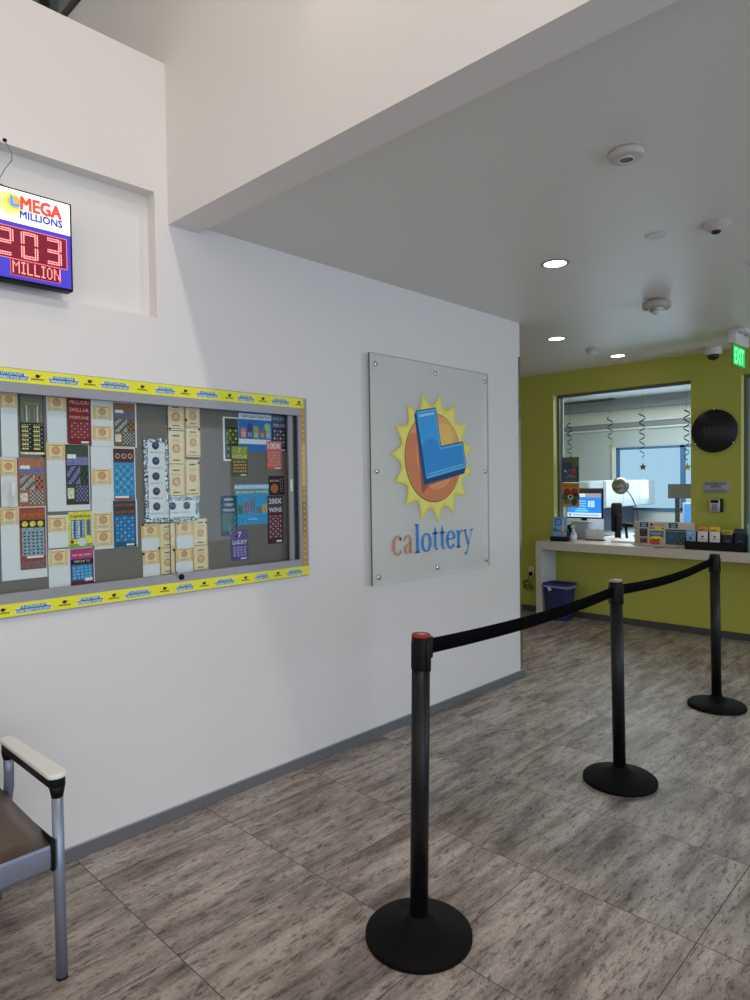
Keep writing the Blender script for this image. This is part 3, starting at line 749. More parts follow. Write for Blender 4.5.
# ------------------------------------------------------------------ papers on the board
def card(name, rc, lvl, base, label, cat, group=None, draw=None, tilt=0.0):
    """rc = left, top, right, bottom seen in the photo, placed on the board plane"""
    y = BOARD - .0012 * lvl
    a = on_y(rc[0], rc[1], y); b = on_y(rc[2], rc[3], y); c = on_y(rc[0], rc[3], y)
    W, H = b.x - a.x, a.z - (c.z + b.z) / 2
    if rc[3] > 480: pass
    o = thing_card = None
    mb = MB(); mb.box(-W / 2, W / 2, -.0008, 0, -H, 0, base)
    if draw:
        F = Flat(mb, (-W / 2, -.0009, -H), (1, 0, 0), (0, 0, 1), (0, -1, 0), .00012); draw(F, W, H)
    ob = mb.build(name, label=label, cat=cat, group=group, loc=((a.x + b.x) / 2, y, a.z))
    if tilt: ob.rotation_euler = (0, math.radians(tilt), 0)
    return ob
cream_p, cream_e, seal, txt = KS(210, 194, 160), KS(206, 174, 118), KS(176, 118, 78), KS(150, 140, 128)
def slip(F, W, H, v0=0.0):
    F.rect(0, 0, W * .16, H, cream_e, 1).rect(W * .84, 0, W, H, cream_e, 1)
    m = min(W, H); F.disc(W * .5, H * .56, m * .27, KS(200, 156, 112), 2, 18); F.ring(W * .5, H * .56, m * .16, m * .21, seal, 3, 18); F.text('$', W * .42, H * .46, W * .58, H * .66, seal, 4)
    for k in range(3): F.rect(W * .22, H * (.20 - .06 * k), W * .78, H * (.225 - .06 * k), txt, 2)
    F.rect(W * .18, H * .84, W * .82, H * .90, K(196, 132, 64), 2)
def tallslip(F, W, H):
    F.rect(0, 0, W * .08, H, cream_e, 1).rect(W * .92, 0, W, H, cream_e, 1)
    m = min(W, H); F.disc(W * .5, H * .50, m * .26, KS(204, 168, 124), 2, 18); F.ring(W * .5, H * .50, m * .16, m * .21, seal, 3, 18)
    F.rect(W * .3, H * .845, W * .7, H * .885, KS(96, 70, 48), 2)
    for k in range(3): F.rect(W * .25, H * (.76 - .035 * k), W * .75, H * (.77 - .035 * k), txt, 2)
    F.rect(W * .3, H * .145, W * .7, H * .18, KS(110, 78, 50), 2).rect(W * .1, H * .05, W * .9, H * .07, K(120, 80, 30), 2)
paper = KS(204, 204, 207)
sheets = [((0, 391.5, 18.5, 457.5), 'leftmost blank white sheet in the top row of the display case'),
          ((0, 457, 18, 508), 'white sheet at the left edge of the case, beside the orange ticket'),
          ((0, 507.5, 47.5, 579), 'white sheet backing the grid ticket at lower left of the case'),
          ((46, 394, 67, 443), 'white sheet between the black gold ticket and the dark red ticket'),
          ((46, 442.5, 90.5, 511), 'white sheet backing the green and purple crossword ticket'),
          ((47.5, 515.5, 69, 549), 'white sheet left of the yellow ticket'),
          ((48, 548.8, 95, 588), 'lowest white sheet, backing the pink topped ticket'),
          ((90.5, 397, 137, 447), 'white sheet backing the brown ticket at the top of the third column'),
          ((90.5, 446.5, 136, 500), 'white sheet backing the light blue numbered ticket'),
          ((91.5, 500.5, 138, 548), 'white sheet backing the dark blue ticket with red heading')]
for rc, lb in sheets: card('paper_sheet', rc, 1, paper, lb, 'paper', 'white backing sheets in the display case')
slips = [((0, 392.5, 17.5, 408), 'top left of the case'), ((0, 458.5, 16.5, 476), 'beside the orange and purple ticket'), ((0, 508, 18.5, 525), 'beside the red framed grid ticket'),
         ((47, 394.5, 66, 411.5), 'between black gold and dark red tickets'), ((46, 443, 65.3, 460), 'left of the green and purple ticket'), ((48, 517, 66.5, 532), 'left of the yellow ticket'),
         ((49, 550.5, 68, 566), 'left of the pink topped ticket'), ((92.5, 404.5, 111.5, 420), 'right of the dark red ticket, upper of two'), ((92.5, 425, 111.5, 440.5), 'right of the dark red ticket, lower of two'),
         ((92, 468.5, 111.5, 484.5), 'left of the light blue numbered ticket'), ((93.5, 513, 112.5, 529), 'left of the dark blue ticket, upper of two'), ((94, 530, 112.8, 546.5), 'left of the dark blue ticket, lower of two')]
for rc, lb in slips: card('claim_slip', rc, 2, cream_p, 'cream slip with round orange seal, ' + lb, 'slip', 'sealed cream slips in the display case', slip)

def T_gold(F, W, H):
    F.rect(W * .03, H * .52, W * .97, H * .99, K(104, 106, 92), 1)
    F.text('FORTUNE', W * .2, H * .80, W * .8, H * .86, K(190, 150, 70), 3)
    F.grid(W * .05, H * .55, W * .95, H * .76, 9, 6, [K(130, 132, 112), K(84, 86, 78), K(160, 120, 70)], 2, .6)
    for q in (.26, .72): F.rect(W * q, H * .53, W * (q + .05), H * .80, K(190, 190, 180), 3)
    for q in (.06, .55):
        for k in range(6): F.rect(W * q, H * (.08 + k * .072), W * (q + .28), H * (.105 + k * .072), K(214, 190, 92), 2); F.grid(W * q, H * (.115 + k * .072), W * (q + .4), H * (.14 + k * .072), 4, 1, [K(206, 204, 190)], 2, .45)
    F.rect(0, 0, W, H * .04, K(206, 196, 170), 2)
def T_cross(c1, c2, c3, c4):
    def d(F, W, H):
        F.rect(W * .03, H * .80, W * .97, H * .97, c1, 1).rect(W * .05, H * .66, W * .97, H * .80, c2, 1)
        F.rect(W * .08, H * .77, W * .45, H * .84, K(222, 220, 218), 3)
        F.grid(W * .06, H * .34, W * .62, H * .64, 8, 8, [c3, c4, c3, K(60, 60, 66), c3], 2, .78)
        F.grid(W * .42, H * .05, W * .95, H * .32, 7, 7, [c3, K(64, 64, 72), c3, c4], 2, .78)
        F.rect(W * .06, H * .10, W * .34, H * .28, K(202, 190, 170), 2).grid(W * .66, H * .36, W * .95, H * .62, 3, 4, [K(30, 30, 34), c1], 2, .7)
    return d
def T_win(head, body, cell, nx, ny, words, wc=None, hh=.25, cell2=None):
    def d(F, W, H):
        F.rect(W * .03, H * (1 - hh), W * .97, H * .985, head, 1).rect(W * .05, H * .10, W * .95, H * (1 - hh - .02), body, 1)
        F.grid(W * .08, H * .12, W * .92, H * (1 - hh - .04), nx, ny, [cell, cell2 or cell], 2, .62)
        n_ = len(words)
        for k, t in enumerate(words): F.text(t, W * .08, H * (1 - hh * (k + 1) / n_ + .02 * hh), W * .92, H * (1 - hh * k / n_ - .14 * hh), wc or K(236, 232, 222), 3, bold=.03)
        F.rect(W * .55, H * .03, W * .9, H * .07, K(220, 218, 214), 2)
    return d
def T_poster(F, W, H, top, words, body, items):
    F.rect(0, H * .78, W, H * .92, K(206, 222, 230), 1); F.text(words, W * .1, H * .80, W * .95, H * .90, top, 2, bold=.02)
    F.rect(0, H * .18, W * .95, H * .30, K(206, 214, 220), 1)
    for k, c_ in enumerate(items): F.rect(W * (.06 + .19 * k), H * .33, W * (.06 + .19 * k + .15), H * (.56 + .06 * ((k * 2) % 3)), c_, 2); F.grid(W * (.07 + .19 * k), H * .35, W * (.20 + .19 * k), H * .47, 3, 3, [K(220, 210, 180)], 3, .5)
    F.disc(W * .86, H * .62, min(W, H) * .09, K(120, 190, 110), 3)
TG = 'lottery tickets pinned in the display case'
def ticket(rc, lvl, base, label, draw, tilt=0): return card('lottery_ticket', rc, lvl, base, label, 'lottery ticket', TG, draw, tilt)
ticket((19, 392.5, 44.5, 454.5), 2, K(40, 36, 34), 'tall black and gold ticket with grey green top, top row of the case', T_gold)
ticket((17.5, 457.5, 45, 506.5), 2, K(156, 94, 72), 'orange crossword ticket with purple band, below the black and gold ticket', T_cross(K(164, 104, 80), K(110, 100, 146), K(150, 176, 172), K(70, 84, 90)))
def T_red(F, W, H):
    F.rect(W * .02, H * .72, W * .98, H * .97, K(150, 76, 44), 1); F.text('JACKPOT', W * .08, H * .80, W * .92, H * .94, K(196, 96, 40), 3, bold=.05)
    F.rect(0, H * .68, W, H * .80, K(44, 40, 34), 2)
    for k in range(3): F.disc(W * (.2 + .3 * k), H * .735, W * .12, K(214, 190, 60), 3)
    F.rect(W * .08, H * .22, W * .94, H * .67, K(126, 150, 164), 1); F.grid(W * .1, H * .23, W * .92, H * .62, 5, 7, [K(54, 48, 52), K(70, 56, 60)], 2, .48)
    F.rect(W * .25, H * .18, W * .9, H * .215, K(216, 212, 208), 2).rect(W * .02, H * .02, W * .98, H * .13, K(120, 88, 92), 1)
ticket((19, 508, 46.5, 569), 3, K(140, 62, 52), 'red framed ticket with grey blue number grid and yellow discs', T_red)
ticket((67.5, 396.5, 91, 444.5), 3, K(122, 30, 34), 'dark red ticket with pale lettering, top of the second column', T_win(K(134, 32, 36), K(120, 34, 40), K(160, 110, 112), 6, 6, ['MILLION', 'DOLLAR', 'FORTUNE'], K(206, 150, 140), .48, K(136, 60, 66)))
ticket((65, 444.5, 89.5, 504.5), 3, K(50, 62, 48), 'dark green crossword ticket with purple panels', T_cross(K(60, 78, 56), K(116, 108, 160), K(132, 122, 176), K(56, 60, 80)))
def T_yel(F, W, H):
    F.text('CASHWORD', W * .06, H * .80, W * .94, H * .94, K(160, 44, 40), 3, bold=.05); F.rect(W * .1, H * .26, W * .68, H * .78, K(78, 110, 150), 1)
    F.grid(W * .12, H * .28, W * .66, H * .76, 6, 7, [K(190, 206, 220), K(60, 84, 120), K(150, 170, 196)], 2, .8)
    F.rect(W * .76, H * .34, W * .94, H * .78, K(88, 110, 150), 1).grid(W * .78, H * .36, W * .92, H * .76, 1, 9, [K(60, 70, 100)], 2, .5)
    F.rect(0, 0, W, H * .12, K(126, 160, 70), 1).disc(W * .55, H * .17, W * .18, K(190, 200, 196), 2); F.disc(W * .14, H * .18, W * .08, K(110, 50, 40), 3)
ticket((68, 512, 92.5, 548), 3, K(228, 204, 56), 'bright yellow ticket with blue letter grid', T_yel)
def T_pink(F, W, H):
    F.rect(0, H * .72, W, H, K(176, 44, 120), 1); F.text('PAY ME NOW', W * .08, H * .76, W * .92, H * .90, K(236, 206, 70), 3, bold=.04); F.rect(0, H * .60, W, H * .72, K(30, 24, 28), 2)
    F.text('WIN UP TO', W * .15, H * .63, W * .85, H * .69, K(214, 210, 200), 3); F.rect(W * .06, H * .16, W * .94, H * .56, K(40, 120, 176), 1); F.grid(W * .08, H * .18, W * .92, H * .54, 5, 4, [K(96, 160, 204)], 2, .66)
    F.rect(W * .6, H * .12, W * .94, H * .20, K(216, 220, 224), 3)
ticket((70, 549.5, 94, 585.5), 3, K(96, 40, 66), 'ticket with pink heading above a blue number grid', T_pink)
ticket((113, 402.5, 135.5, 446.5), 3, K(120, 88, 66), 'brown crossword ticket with grey panels, top of the third column', T_cross(K(138, 92, 60), K(104, 94, 128), K(146, 168, 172), K(62, 66, 76)))
def T_blue(F, W, H):
    F.rect(0, H * .74, W, H, K(84, 48, 42), 1)
    for k in range(3): F.ring(W * (.2 + .3 * k), H * .86, W * .07, W * .12, K(190, 150, 120), 2)
    F.rect(W * .02, H * .10, W * .98, H * .73, K(56, 134, 184), 1); F.grid(W * .05, H * .14, W * .95, H * .70, 5, 7, [K(34, 88, 134), K(110, 176, 214)], 2, .42)
    F.rect(0, 0, W, H * .05, K(140, 80, 60), 2).rect(W * .05, H * .05, W * .7, H * .09, K(214, 226, 232), 2)
ticket((113, 448.5, 135, 500.5), 3, K(44, 112, 164), 'light blue numbered ticket with brown ringed heading', T_blue)
ticket((113, 501, 136.5, 547), 3, K(30, 84, 112), 'dark blue ticket with red heading and lighter blue cells', T_win(K(52, 60, 66), K(34, 96, 148), K(92, 158, 200), 5, 7, ['CALIFORNIA', 'LUCKY LIFE'], K(196, 70, 50), .30, K(48, 120, 176)))

# glittered L
gt = thing('glitter_letter', 'silver glittered cardboard letter L with small blue ball emblems', 'letter', (0, 0, 0))
yb = BOARD - .0012 * 4
def BP(px, py, y=None): p = on_y(px, py, y or yb); return (p.x, p.z)
def glitter():
    m = M('silver_glitter', (150, 152, 156), .35, .5); nt = m.node_tree; b = nt.nodes['Principled BSDF']
    v = nt.nodes.new('ShaderNodeTexVoronoi'); v.inputs['Scale'].default_value = 230
    tc = nt.nodes.new('ShaderNodeTexCoord'); nt.links.new(tc.outputs['Object'], v.inputs['Vector'])
    r = nt.nodes.new('ShaderNodeValToRGB'); r.color_ramp.interpolation = 'CONSTANT'
    for i, (p_, c_) in enumerate(((0, (.02, .02, .03, 1)), (.35, (.16, .17, .18, 1)), (.6, (.4, .42, .45, 1)), (.8, (.85, .86, .88, 1)))):
        if i < 2: e = r.color_ramp.elements[i]; e.position = p_
        else: e = r.color_ramp.elements.new(p_)
        e.color = c_
    s = nt.nodes.new('ShaderNodeSeparateColor'); nt.links.new(v.outputs['Color'], s.inputs[0]); nt.links.new(s.outputs[0], r.inputs[0])
    nt.links.new(r.outputs[0], b.inputs['Base Color'])
    w_ = nt.nodes.new('ShaderNodeVectorMath'); w_.operation = 'SCALE'; w_.inputs['Scale'].default_value = .6
    return m
x_l, z_t = BP(143, 438); x_r1, _z = BP(168, 438); x_r2, z_b = BP(199, 519.5); _x, z_m = BP(168, 497)
_x, z_b = BP(145, 523)
z_b2 = z_b
gl = glitter()
gt.location = (x_l, yb, z_b)
def gbm(d, mat, y0, y1):
    mb = MB(); P = [(x_l + d, z_b + d), (x_r2 - d, z_b + d), (x_r2 - d, z_m - d), (x_r1 - d, z_m - d), (x_r1 - d, z_t - d), (x_l + d, z_t - d)]
    if d == 0:
        Q = []
        for i in range(len(P)):
            a, b = Vector(P[i]), Vector(P[(i + 1) % 6]); n_ = max(2, int((b - a).length / .012))
            for k in range(n_):
                q = a.lerp(b, k / n_) + Vector((random.uniform(-.0035, .0035), random.uniform(-.0035, .0035))); Q.append((q.x, q.y))
        P = Q
    mb.prism([(x - gt.location.x, z - gt.location.z) for x, z in P], (0, y0, 0), (1, 0, 0), (0, 0, 1), (0, -1, 0), y1, mat); return mb
gbm(0, gl, 0, .003).build('glitter_edge', gt)
mb = gbm(.019, K(204, 208, 212), -.0031, .0006)
F = Flat(mb, (-gt.location.x, -.0040, -gt.location.z), (1, 0, 0), (0, 0, 1), (0, -1, 0), .0002)
for (px, py) in ((155, 445.5), (155.4, 461), (155.6, 476.3), (156, 491.3), (156.3, 506.5), (172, 506), (186.3, 505.5)):
    x, z = BP(px, py); F.disc(x, z, .0185, K(176, 120, 84), 1, 22).disc(x, z, .0165, K(40, 60, 92), 2, 22).disc(x + .001, z + .003, .008, K(62, 96, 132), 3, 14)
    F.text('calottery', x - .029, z - .037, x + .029, z - .025, K(70, 130, 180), 2, True)
mb.build('letter_face', gt)
# slips to the right of the glitter letter
tall = [((166.5, 403, 184.5, 430), 'upper of the left pair'), ((167, 430.5, 185, 466), 'middle of the left strip'), ((167.2, 466, 185.2, 497.5), 'lowest of the left strip'),
        ((185, 404, 200, 427.5), 'topmost of the right strip'), ((185.2, 427.8, 200.6, 457), 'second of the right strip, above the gap'), ((185, 459.5, 200, 496), 'lowest of the right strip, below the gap')]
for rc, lb in tall: card('prize_slip', rc, 2, cream_p, 'tall cream prize slip beside the glittered letter, ' + lb, 'slip', 'tall cream slips beside the glittered letter', tallslip)
bot = [((141, 524.5, 159.5, 550.5), 1, 'half white slip at the upper left'), ((159, 524, 175.5, 549), 0, 'full cream slip, second in the upper row'), ((176, 521.5, 193.5, 548.5), 1, 'half white slip, third in the upper row'), ((193, 519, 207.5, 547), 0, 'full cream slip at the upper right'),
       ((142.5, 550.5, 160, 577), 1, 'half white slip at the lower left'), ((160, 549.5, 175, 575.5), 0, 'full cream slip, second in the lower row'), ((175.5, 548.5, 193, 573.5), 1, 'half white slip, third in the lower row'), ((193, 547.5, 208.5, 571), 0, 'full cream slip at the lower right')]
def halfslip(F, W, H):
    F.rect(0, H * .46, W, H, cream_p, 1); G = Flat(F.mb, F.P(0, H * .46, 1), F.U, F.V, F.N, F.st); slip(G, W, H * .54)
for rc, hf, lb in bot: card('prize_slip', rc, 2, paper if hf else cream_p, lb + ' of the eight below the glittered letter', 'slip', 'eight slips below the glittered letter', halfslip if hf else tallslip)

ticket((222.5, 416.5, 239, 461), 2, K(214, 216, 214), 'white edged green ticket at the left of the upper blue poster', lambda F, W, H: (F.rect(W * .12, H * .04, W * .98, H * .97, K(52, 70, 62), 1), F.rect(W * .16, H * .36, W * .94, H * .76, K(150, 170, 66), 1), F.grid(W * .18, H * .38, W * .92, H * .74, 4, 4, [K(178, 190, 90), K(104, 126, 50)], 2, .6), F.grid(W * .2, H * .08, W * .9, H * .32, 3, 3, [K(120, 146, 70), K(50, 70, 80)], 2, .7)))
def pst1(F, W, H): T_poster(F, W, H, K(40, 60, 110), 'NEW SCRATCHERS PLUS', K(44, 110, 190), [K(206, 120, 96), K(60, 60, 120), K(140, 160, 70), K(150, 90, 60), K(150, 150, 160)])
card('promotion_poster', (238.3, 409.5, 271.8, 451.5), 3, K(40, 104, 184), 'bright blue poster with a white headline band, upper right of the case', 'poster', 'blue posters in the display case', pst1)
ticket((271.5, 414, 286.3, 452), 2, K(38, 44, 68), 'dark navy ticket at the right of the upper blue poster', T_win(K(74, 76, 100), K(36, 42, 70), K(150, 156, 176), 4, 5, ['LUCKY', 'FOR LIFE'], K(150, 176, 206), .36, K(140, 80, 96)))
ticket((231, 446, 248, 476.5), 4, K(84, 92, 44), 'olive ticket overlapping the lower left of the upper blue poster', T_win(K(150, 156, 60), K(84, 60, 44), K(186, 136, 70), 6, 4, ['7', 'FORTUNE'], K(214, 200, 150), .42, K(200, 170, 100)))
ticket((266.3, 441, 282, 469.5), 4, K(198, 88, 82), 'coral red ticket overlapping the lower right of the upper blue poster', T_win(K(206, 108, 104), K(196, 96, 84), K(216, 140, 110), 5, 5, ['100X'], K(236, 226, 222), .30))
ticket((268.7, 476, 284.3, 495), 3, K(50, 28, 30), 'small dark ticket with an orange ball, above the maroon ticket', lambda F, W, H: (F.disc(W * .35, H * .35, W * .24, K(176, 96, 50), 2), F.text('BIG WIN', W * .08, H * .62, W * .66, H * .88, K(206, 196, 186), 3), F.grid(W * .72, H * .15, W * .94, H * .9, 2, 6, [K(160, 150, 140)], 2, .45)))
def pst2(F, W, H): F.rect(0, H * .88, W, H * .97, K(190, 206, 222), 1); F.rect(0, H * .73, W, H * .86, K(96, 150, 150), 1); F.text('NEW PRODUCTS THIS WEEK', W * .04, H * .75, W * .96, H * .84, K(230, 236, 232), 2, bold=.02); [F.rect(W * (.08 + .18 * k), H * .28, W * (.22 + .18 * k), H * (.42 + .07 * ((k + 1) % 4)), c_, 2) for k, c_ in enumerate((K(60, 120, 90), K(150, 100, 120), K(110, 110, 140), K(110, 120, 100), K(206, 150, 60)))]; F.text('calottery', W * .35, H * .10, W * .65, H * .17, K(230, 240, 246), 2)
card('promotion_poster', (234.3, 484, 269.3, 524.5), 2, K(44, 146, 200), 'light blue poster with teal headline band, lower right of the case', 'poster', 'blue posters in the display case', pst2)
ticket((220.5, 496, 237.5, 535.5), 3, K(34, 58, 78), 'navy and green mega card ticket at the left of the lower poster', T_win(K(36, 66, 96), K(40, 84, 84), K(110, 150, 120), 5, 6, ['MEGA', 'CARD', 'VALUES'], K(186, 206, 220), .40, K(64, 110, 130)))
ticket((267.3, 496, 283.3, 543.5), 3, K(70, 30, 44), 'tall maroon ticket at the right of the lower poster', T_win(K(76, 62, 70), K(88, 34, 50), K(176, 140, 146), 5, 9, ['200X', 'WINS'], K(222, 216, 220), .36, K(130, 70, 84)))
ticket((231, 530.5, 248.3, 560), 4, K(84, 68, 128), 'purple ticket with a large white seven, lowest on the board', T_win(K(92, 78, 132), K(88, 74, 134), K(150, 140, 186), 4, 4, ['7', 'LUCKY'], K(232, 230, 236), .50))
# push pins
pin = MB().lathe([(0, -.0002), (.0048, -.0002), (.0044, -.005), (.0, -.006)], black_plastic, (0, 0, 0), 12, Matrix.Rotation(math.radians(90), 4, 'X') @ Matrix.Scale(-1, 4, (0, 0, 1)))
p0 = None
for px, py, lb in ((43.5, 456, 'at the foot of the black and gold ticket'), (185.8, 420, 'between the two upper tall slips'), (169.5, 428.5, 'on the left tall strip near the glitter letter'), (199, 429.5, 'at the right edge of the upper tall slips'),
                   (198.5, 463, 'on the tall slip below the gap'), (142.5, 525, 'at the top left corner of the eight slips'), (178, 523.5, 'at the top of the third slip in the block of eight'), (206.3, 522.5, 'at the top right corner of the eight slips'),
                   (159, 548, 'between the upper and lower slips of the block of eight'), (143.5, 554, 'at the upper left of the lower left slip'), (173.5, 550, 'in the middle of the block of eight slips'), (135.5, 545, 'at the foot of the dark blue ticket'),
                   (94, 583, 'at the foot of the pink topped ticket'), (236, 536, 'beside the navy and green mega ticket')):
    y = BOARD - .0012 * 3 - .0012; q = on_y(px, py, y)
    if p0 is None: o = p0 = pin.build('push_pin', cat='push pin', group='push pins', loc=(q.x, y, q.z))
    else: o = p0.copy(); COL.objects.link(o); o.location = (q.x, y, q.z)
    o['label'] = 'round black push pin ' + lb

# ------------------------------------------------------------------ ceiling fittings
def down(prof): return [(r, -z) for r, z in prof]
lamp_glow = E_(255, 246, 224, 7.0)
d0 = None
dl = [((3.329, 1.831), .068, 'nearest lit round downlight in the grey ceiling'), ((5.078, 2.786), .072, 'lit round downlight beside the end of the white wall'), ((6.222, 2.771), .072, 'lit round downlight closest to the green wall')]
for k, ((x, y), r, lb) in enumerate(dl):
    t = thing('downlight', lb, 'ceiling light', (x, y, CEIL), 0, 'round downlights')
    MB().lathe(down([(r - .008, .0005), (r + .008, .0005), (r + .008, .002), (r + .002, .006), (r - .008, .004), (r - .008, .0005)]), M('trim_ring', (150, 148, 142), .4), n=40).build('trim_ring', t)
    MB().lathe([(r - .009, -.003), (r - .02, -.0025), (0, -.0022)], lamp_glow, n=40).build('diffuser', t)
    spot('downlight_beam', (x, y, CEIL - .02), (x, y, 0), 8, (1, .83, .65), 120, .9, .06)
cp = textured('ceiling_device_plastic', (196, 190, 186), .5, 90, .02, 0)
t = thing('round_detector', 'large round white device with a grey oval centre, nearest on the ceiling', 'smoke detector', (2.395, 1.032, CEIL))
MB().lathe(down([(.050, .0), (.062, .002), (.064, .012), (.060, .022), (.052, .026), (0, .028)]), cp, n=40).build('body', t)
MB().lathe(down([(.029, .0262), (.029, .030), (.024, .031), (.024, .0275)]), white_plastic, n=32).build('ring', t)
MB().lathe(down([(.024, .0275), (.012, .0285), (0, .0285)]), M('detector_mesh', (118, 114, 110), .6), n=32).build('grille', t)
MB().rbox(.028, .046, .022, .032, -.004, 0, black_plastic, .001).build('vent_slot', t)
t = thing('dome_sensor', 'shallow white cone with a dark lens, at the right of the ceiling', 'ceiling sensor', (3.368, 1.026, CEIL))
MB().lathe(down([(.064, 0), (.066, .004), (.062, .008), (.030, .030), (.022, .034)]), cp, n=40).build('cone', t)
MB().lathe(down([(.022, .033), (.020, .040), (.012, .046), (0, .048)]), M('smoked_lens', (34, 34, 38), .15), n=28).build('lens', t)
t = thing('flush_cover', 'flat round grey plate set flush in the ceiling', 'cover plate', (3.315, 1.285, CEIL))
MB().lathe(down([(.038, .0006), (.046, .0006), (.045, .004), (.038, .003)]), white_plastic, n=36).build('rim', t)
MB().lathe(down([(.038, .0005), (.038, .002), (0, .0022)]), M('cover_grey', (128, 126, 122), .6), n=36).build('plate', t)
t = thing('strobe_detector', 'beige fire alarm strobe with a clear lamp under it, on the ceiling', 'fire alarm', (4.494, 1.736, CEIL))
MB().lathe(down([(.050, 0), (.052, .012), (.088, .016), (.090, .040), (.084, .056), (.060, .062), (0, .062)]), textured('alarm_beige', (176, 166, 154), .5, 80, .03, 0), n=44).build('body', t)
MB().rbox(-.055, .055, -.022, .022, -.074, -.060, white_plastic, .004, Matrix.Rotation(math.radians(45), 4, 'Z')).build('mount_bar', t)
MB().lathe(down([(.026, .072), (.026, .084), (.018, .094), (0, .098)]), M('strobe_lens', (206, 208, 210), .08, spec=.8), n=28).build('strobe_lens', t)
for s_ in (-1, 1): MB().lathe(down([(.006, .062), (.006, .066), (0, .0665)]), M('copper_screw', (150, 90, 60), .3, .8), (s_ * .048, -s_ * .048, 0), 12).build('screw', t)
t = thing('smoke_detector', 'small pale smoke detector between the two far downlights', 'smoke detector', (5.747, 2.80, CEIL))
MB().lathe(down([(.058, 0), (.058, .010), (.050, .020)]), cp, n=36).build('base', t)
MB().lathe(down([(.046, .020), (.044, .034), (.032, .044), (0, .047)]), white_plastic, n=36).build('chamber', t)
t = thing('security_camera', 'white dome security camera with a black ball, where ceiling meets green wall', 'camera', (6.50, 2.005, CEIL))
MB().lathe(down([(.070, 0), (.073, .010), (.073, .055), (.066, .066), (.052, .068)]), white_plastic, n=40).build('housing', t)
MB().lathe(down([(.052, .066), (.050, .084), (.040, .102), (.022, .113), (0, .117)]), M('black_dome', (12, 12, 14), .08, spec=.8), n=36).build('dome', t)
t = thing('sprinkler_head', 'tiny white sprinkler cap at the right edge of the ceiling', 'sprinkler', (4.085, 1.070, CEIL))
MB().lathe(down([(.022, 0), (.024, .003), (.018, .006), (.010, .012), (0, .013)]), white_plastic, n=24).build('cap', t)
MB().lathe(down([(.004, .013), (.004, .022), (.011, .023), (.011, .025), (0, .025)]), chrome, n=16).build('deflector', t)

# exit sign: edge-lit green plate under a white canopy
t = thing('exit_sign', 'green lit EXIT sign hanging below the ceiling', 'exit sign', (5.865, 1.62, CEIL))
MB().rbox(-.06, .17, -.07, .07, -.030, 0, white_plastic, .006).build('canopy', t)
MB().rbox(-.165, .175, -.030, .030, -.130, -.048, white_plastic, .005).build('lamp_housing', t)
MB().box(.02, .06, -.02, .02, -.05, -.028, white_plastic).build('stem', t)
mb = MB().box(-.172, .170, -.004, .004, -.312, -.130, M('edge_lit_acrylic', (120, 150, 60), .15, spec=.7))
F = Flat(mb, (-.172, -.0045, -.312), (1, 0, 0), (0, 0, 1), (0, -1, 0), .0006)
F.rect(.02, .02, .322, .168, E_(20, 180, 84, .85), 1)
F.text('EXIT', .05, .035, .292, .153, E_(120, 255, 170, 1.0), 2, True, bold=.04)
F2 = Flat(mb, (.170, .0045, -.312), (-1, 0, 0), (0, 0, 1), (0, 1, 0), .0006)
F2.rect(.02, .02, .322, .168, E_(20, 180, 84, .85), 1); F2.text('EXIT', .05, .035, .292, .153, E_(120, 255, 170, 1.0), 2, True, bold=.04)
mb.build('lit_plate', t)

# ------------------------------------------------------------------ green wall fittings
def wall_thing(name, label, cat, y, z): return thing(name, label, cat, (FRONT_X, y, z))
TX = Matrix.Rotation(math.radians(-90), 4, 'Y')       # lathe axis -> -x
t = wall_thing('round_plaque', 'round black glass LEED plaque held by three clips on the green wall', 'plaque', 2.050, 1.930)
MB().lathe([(0, .014), (.196, .014), (.201, .018), (.201, .024), (.198, .027), (0, .027)], M('black_glass', (14, 16, 20), .34, spec=.35), n=64, T=TX).build('disc', t)
mb = MB(); F = Flat(mb, (-.0273, 0, 0), (0, -1, 0), (0, 0, 1), (-1, 0, 0), .0005)
etch = M('etched_grey', (50, 52, 52), .6)
F.ring(0, 0, .150, .153, etch, 1, 56).ring(0, 0, .182, .184, etch, 1, 56)
F.text('LEED', -.088, -.022, .088, .034, etch, 1, True, bold=.05); F.text('CERTIFIED', -.055, -.052, .055, -.036, etch, 1, True); F.text('USGBC', -.03, -.08, .03, -.068, etch, 1, True)
mb.build('etched_lettering', t)
for a in (90, 215, 325):
    yy, zz = -.203 * math.cos(math.radians(a)), .203 * math.sin(math.radians(a))
    MB().lathe([(.010, .0005), (.010, .029), (.008, .033), (0, .033)], chrome, (0, yy, zz), 18, TX).build('clip', t)
t = wall_thing('notice_plate', 'small grey engraved notice plate below the round plaque', 'sign', 2.039, 1.404)
MB().rbox(-.006, -.0005, -.110, .110, -.056, .056, M('engraved_plate', (150, 152, 158), .35, .3), .002).build('plate', t)
mb = MB(); F = Flat(mb, (-.0063, .110, -.056), (0, -1, 0), (0, 0, 1), (-1, 0, 0), .0004)
dk = M('engraving', (40, 40, 44), .6)
F.text('RING BELL FOR', .02, .080, .20, .098, dk, 1, True, bold=.05); F.text('SERVICE', .065, .056, .155, .073, dk, 1, True, bold=.05)
F.text('ASSISTANCE IS HERE', .04, .030, .18, .040, dk, 1, True); F.text('FOR CUSTOMERS WITH DISABILITIES', .02, .013, .20, .023, dk, 1, True); mb.build('engraved_text', t)
t = wall_thing('wall_keypad', 'small silver keypad with a black screen on the green wall', 'keypad', 2.035, 1.236)
MB().rbox(-.038, -.0005, -.060, .052, -.062, .062, black_plastic, .006).build('back_shell', t)
MB().rbox(-.045, -.038, -.040, .052, -.060, .060, M('silver_plastic', (176, 176, 180), .35, .4), .003).build('face', t)
mb = MB(); F = Flat(mb, (-.0453, .052, -.060), (0, -1, 0), (0, 0, 1), (-1, 0, 0), .0005)
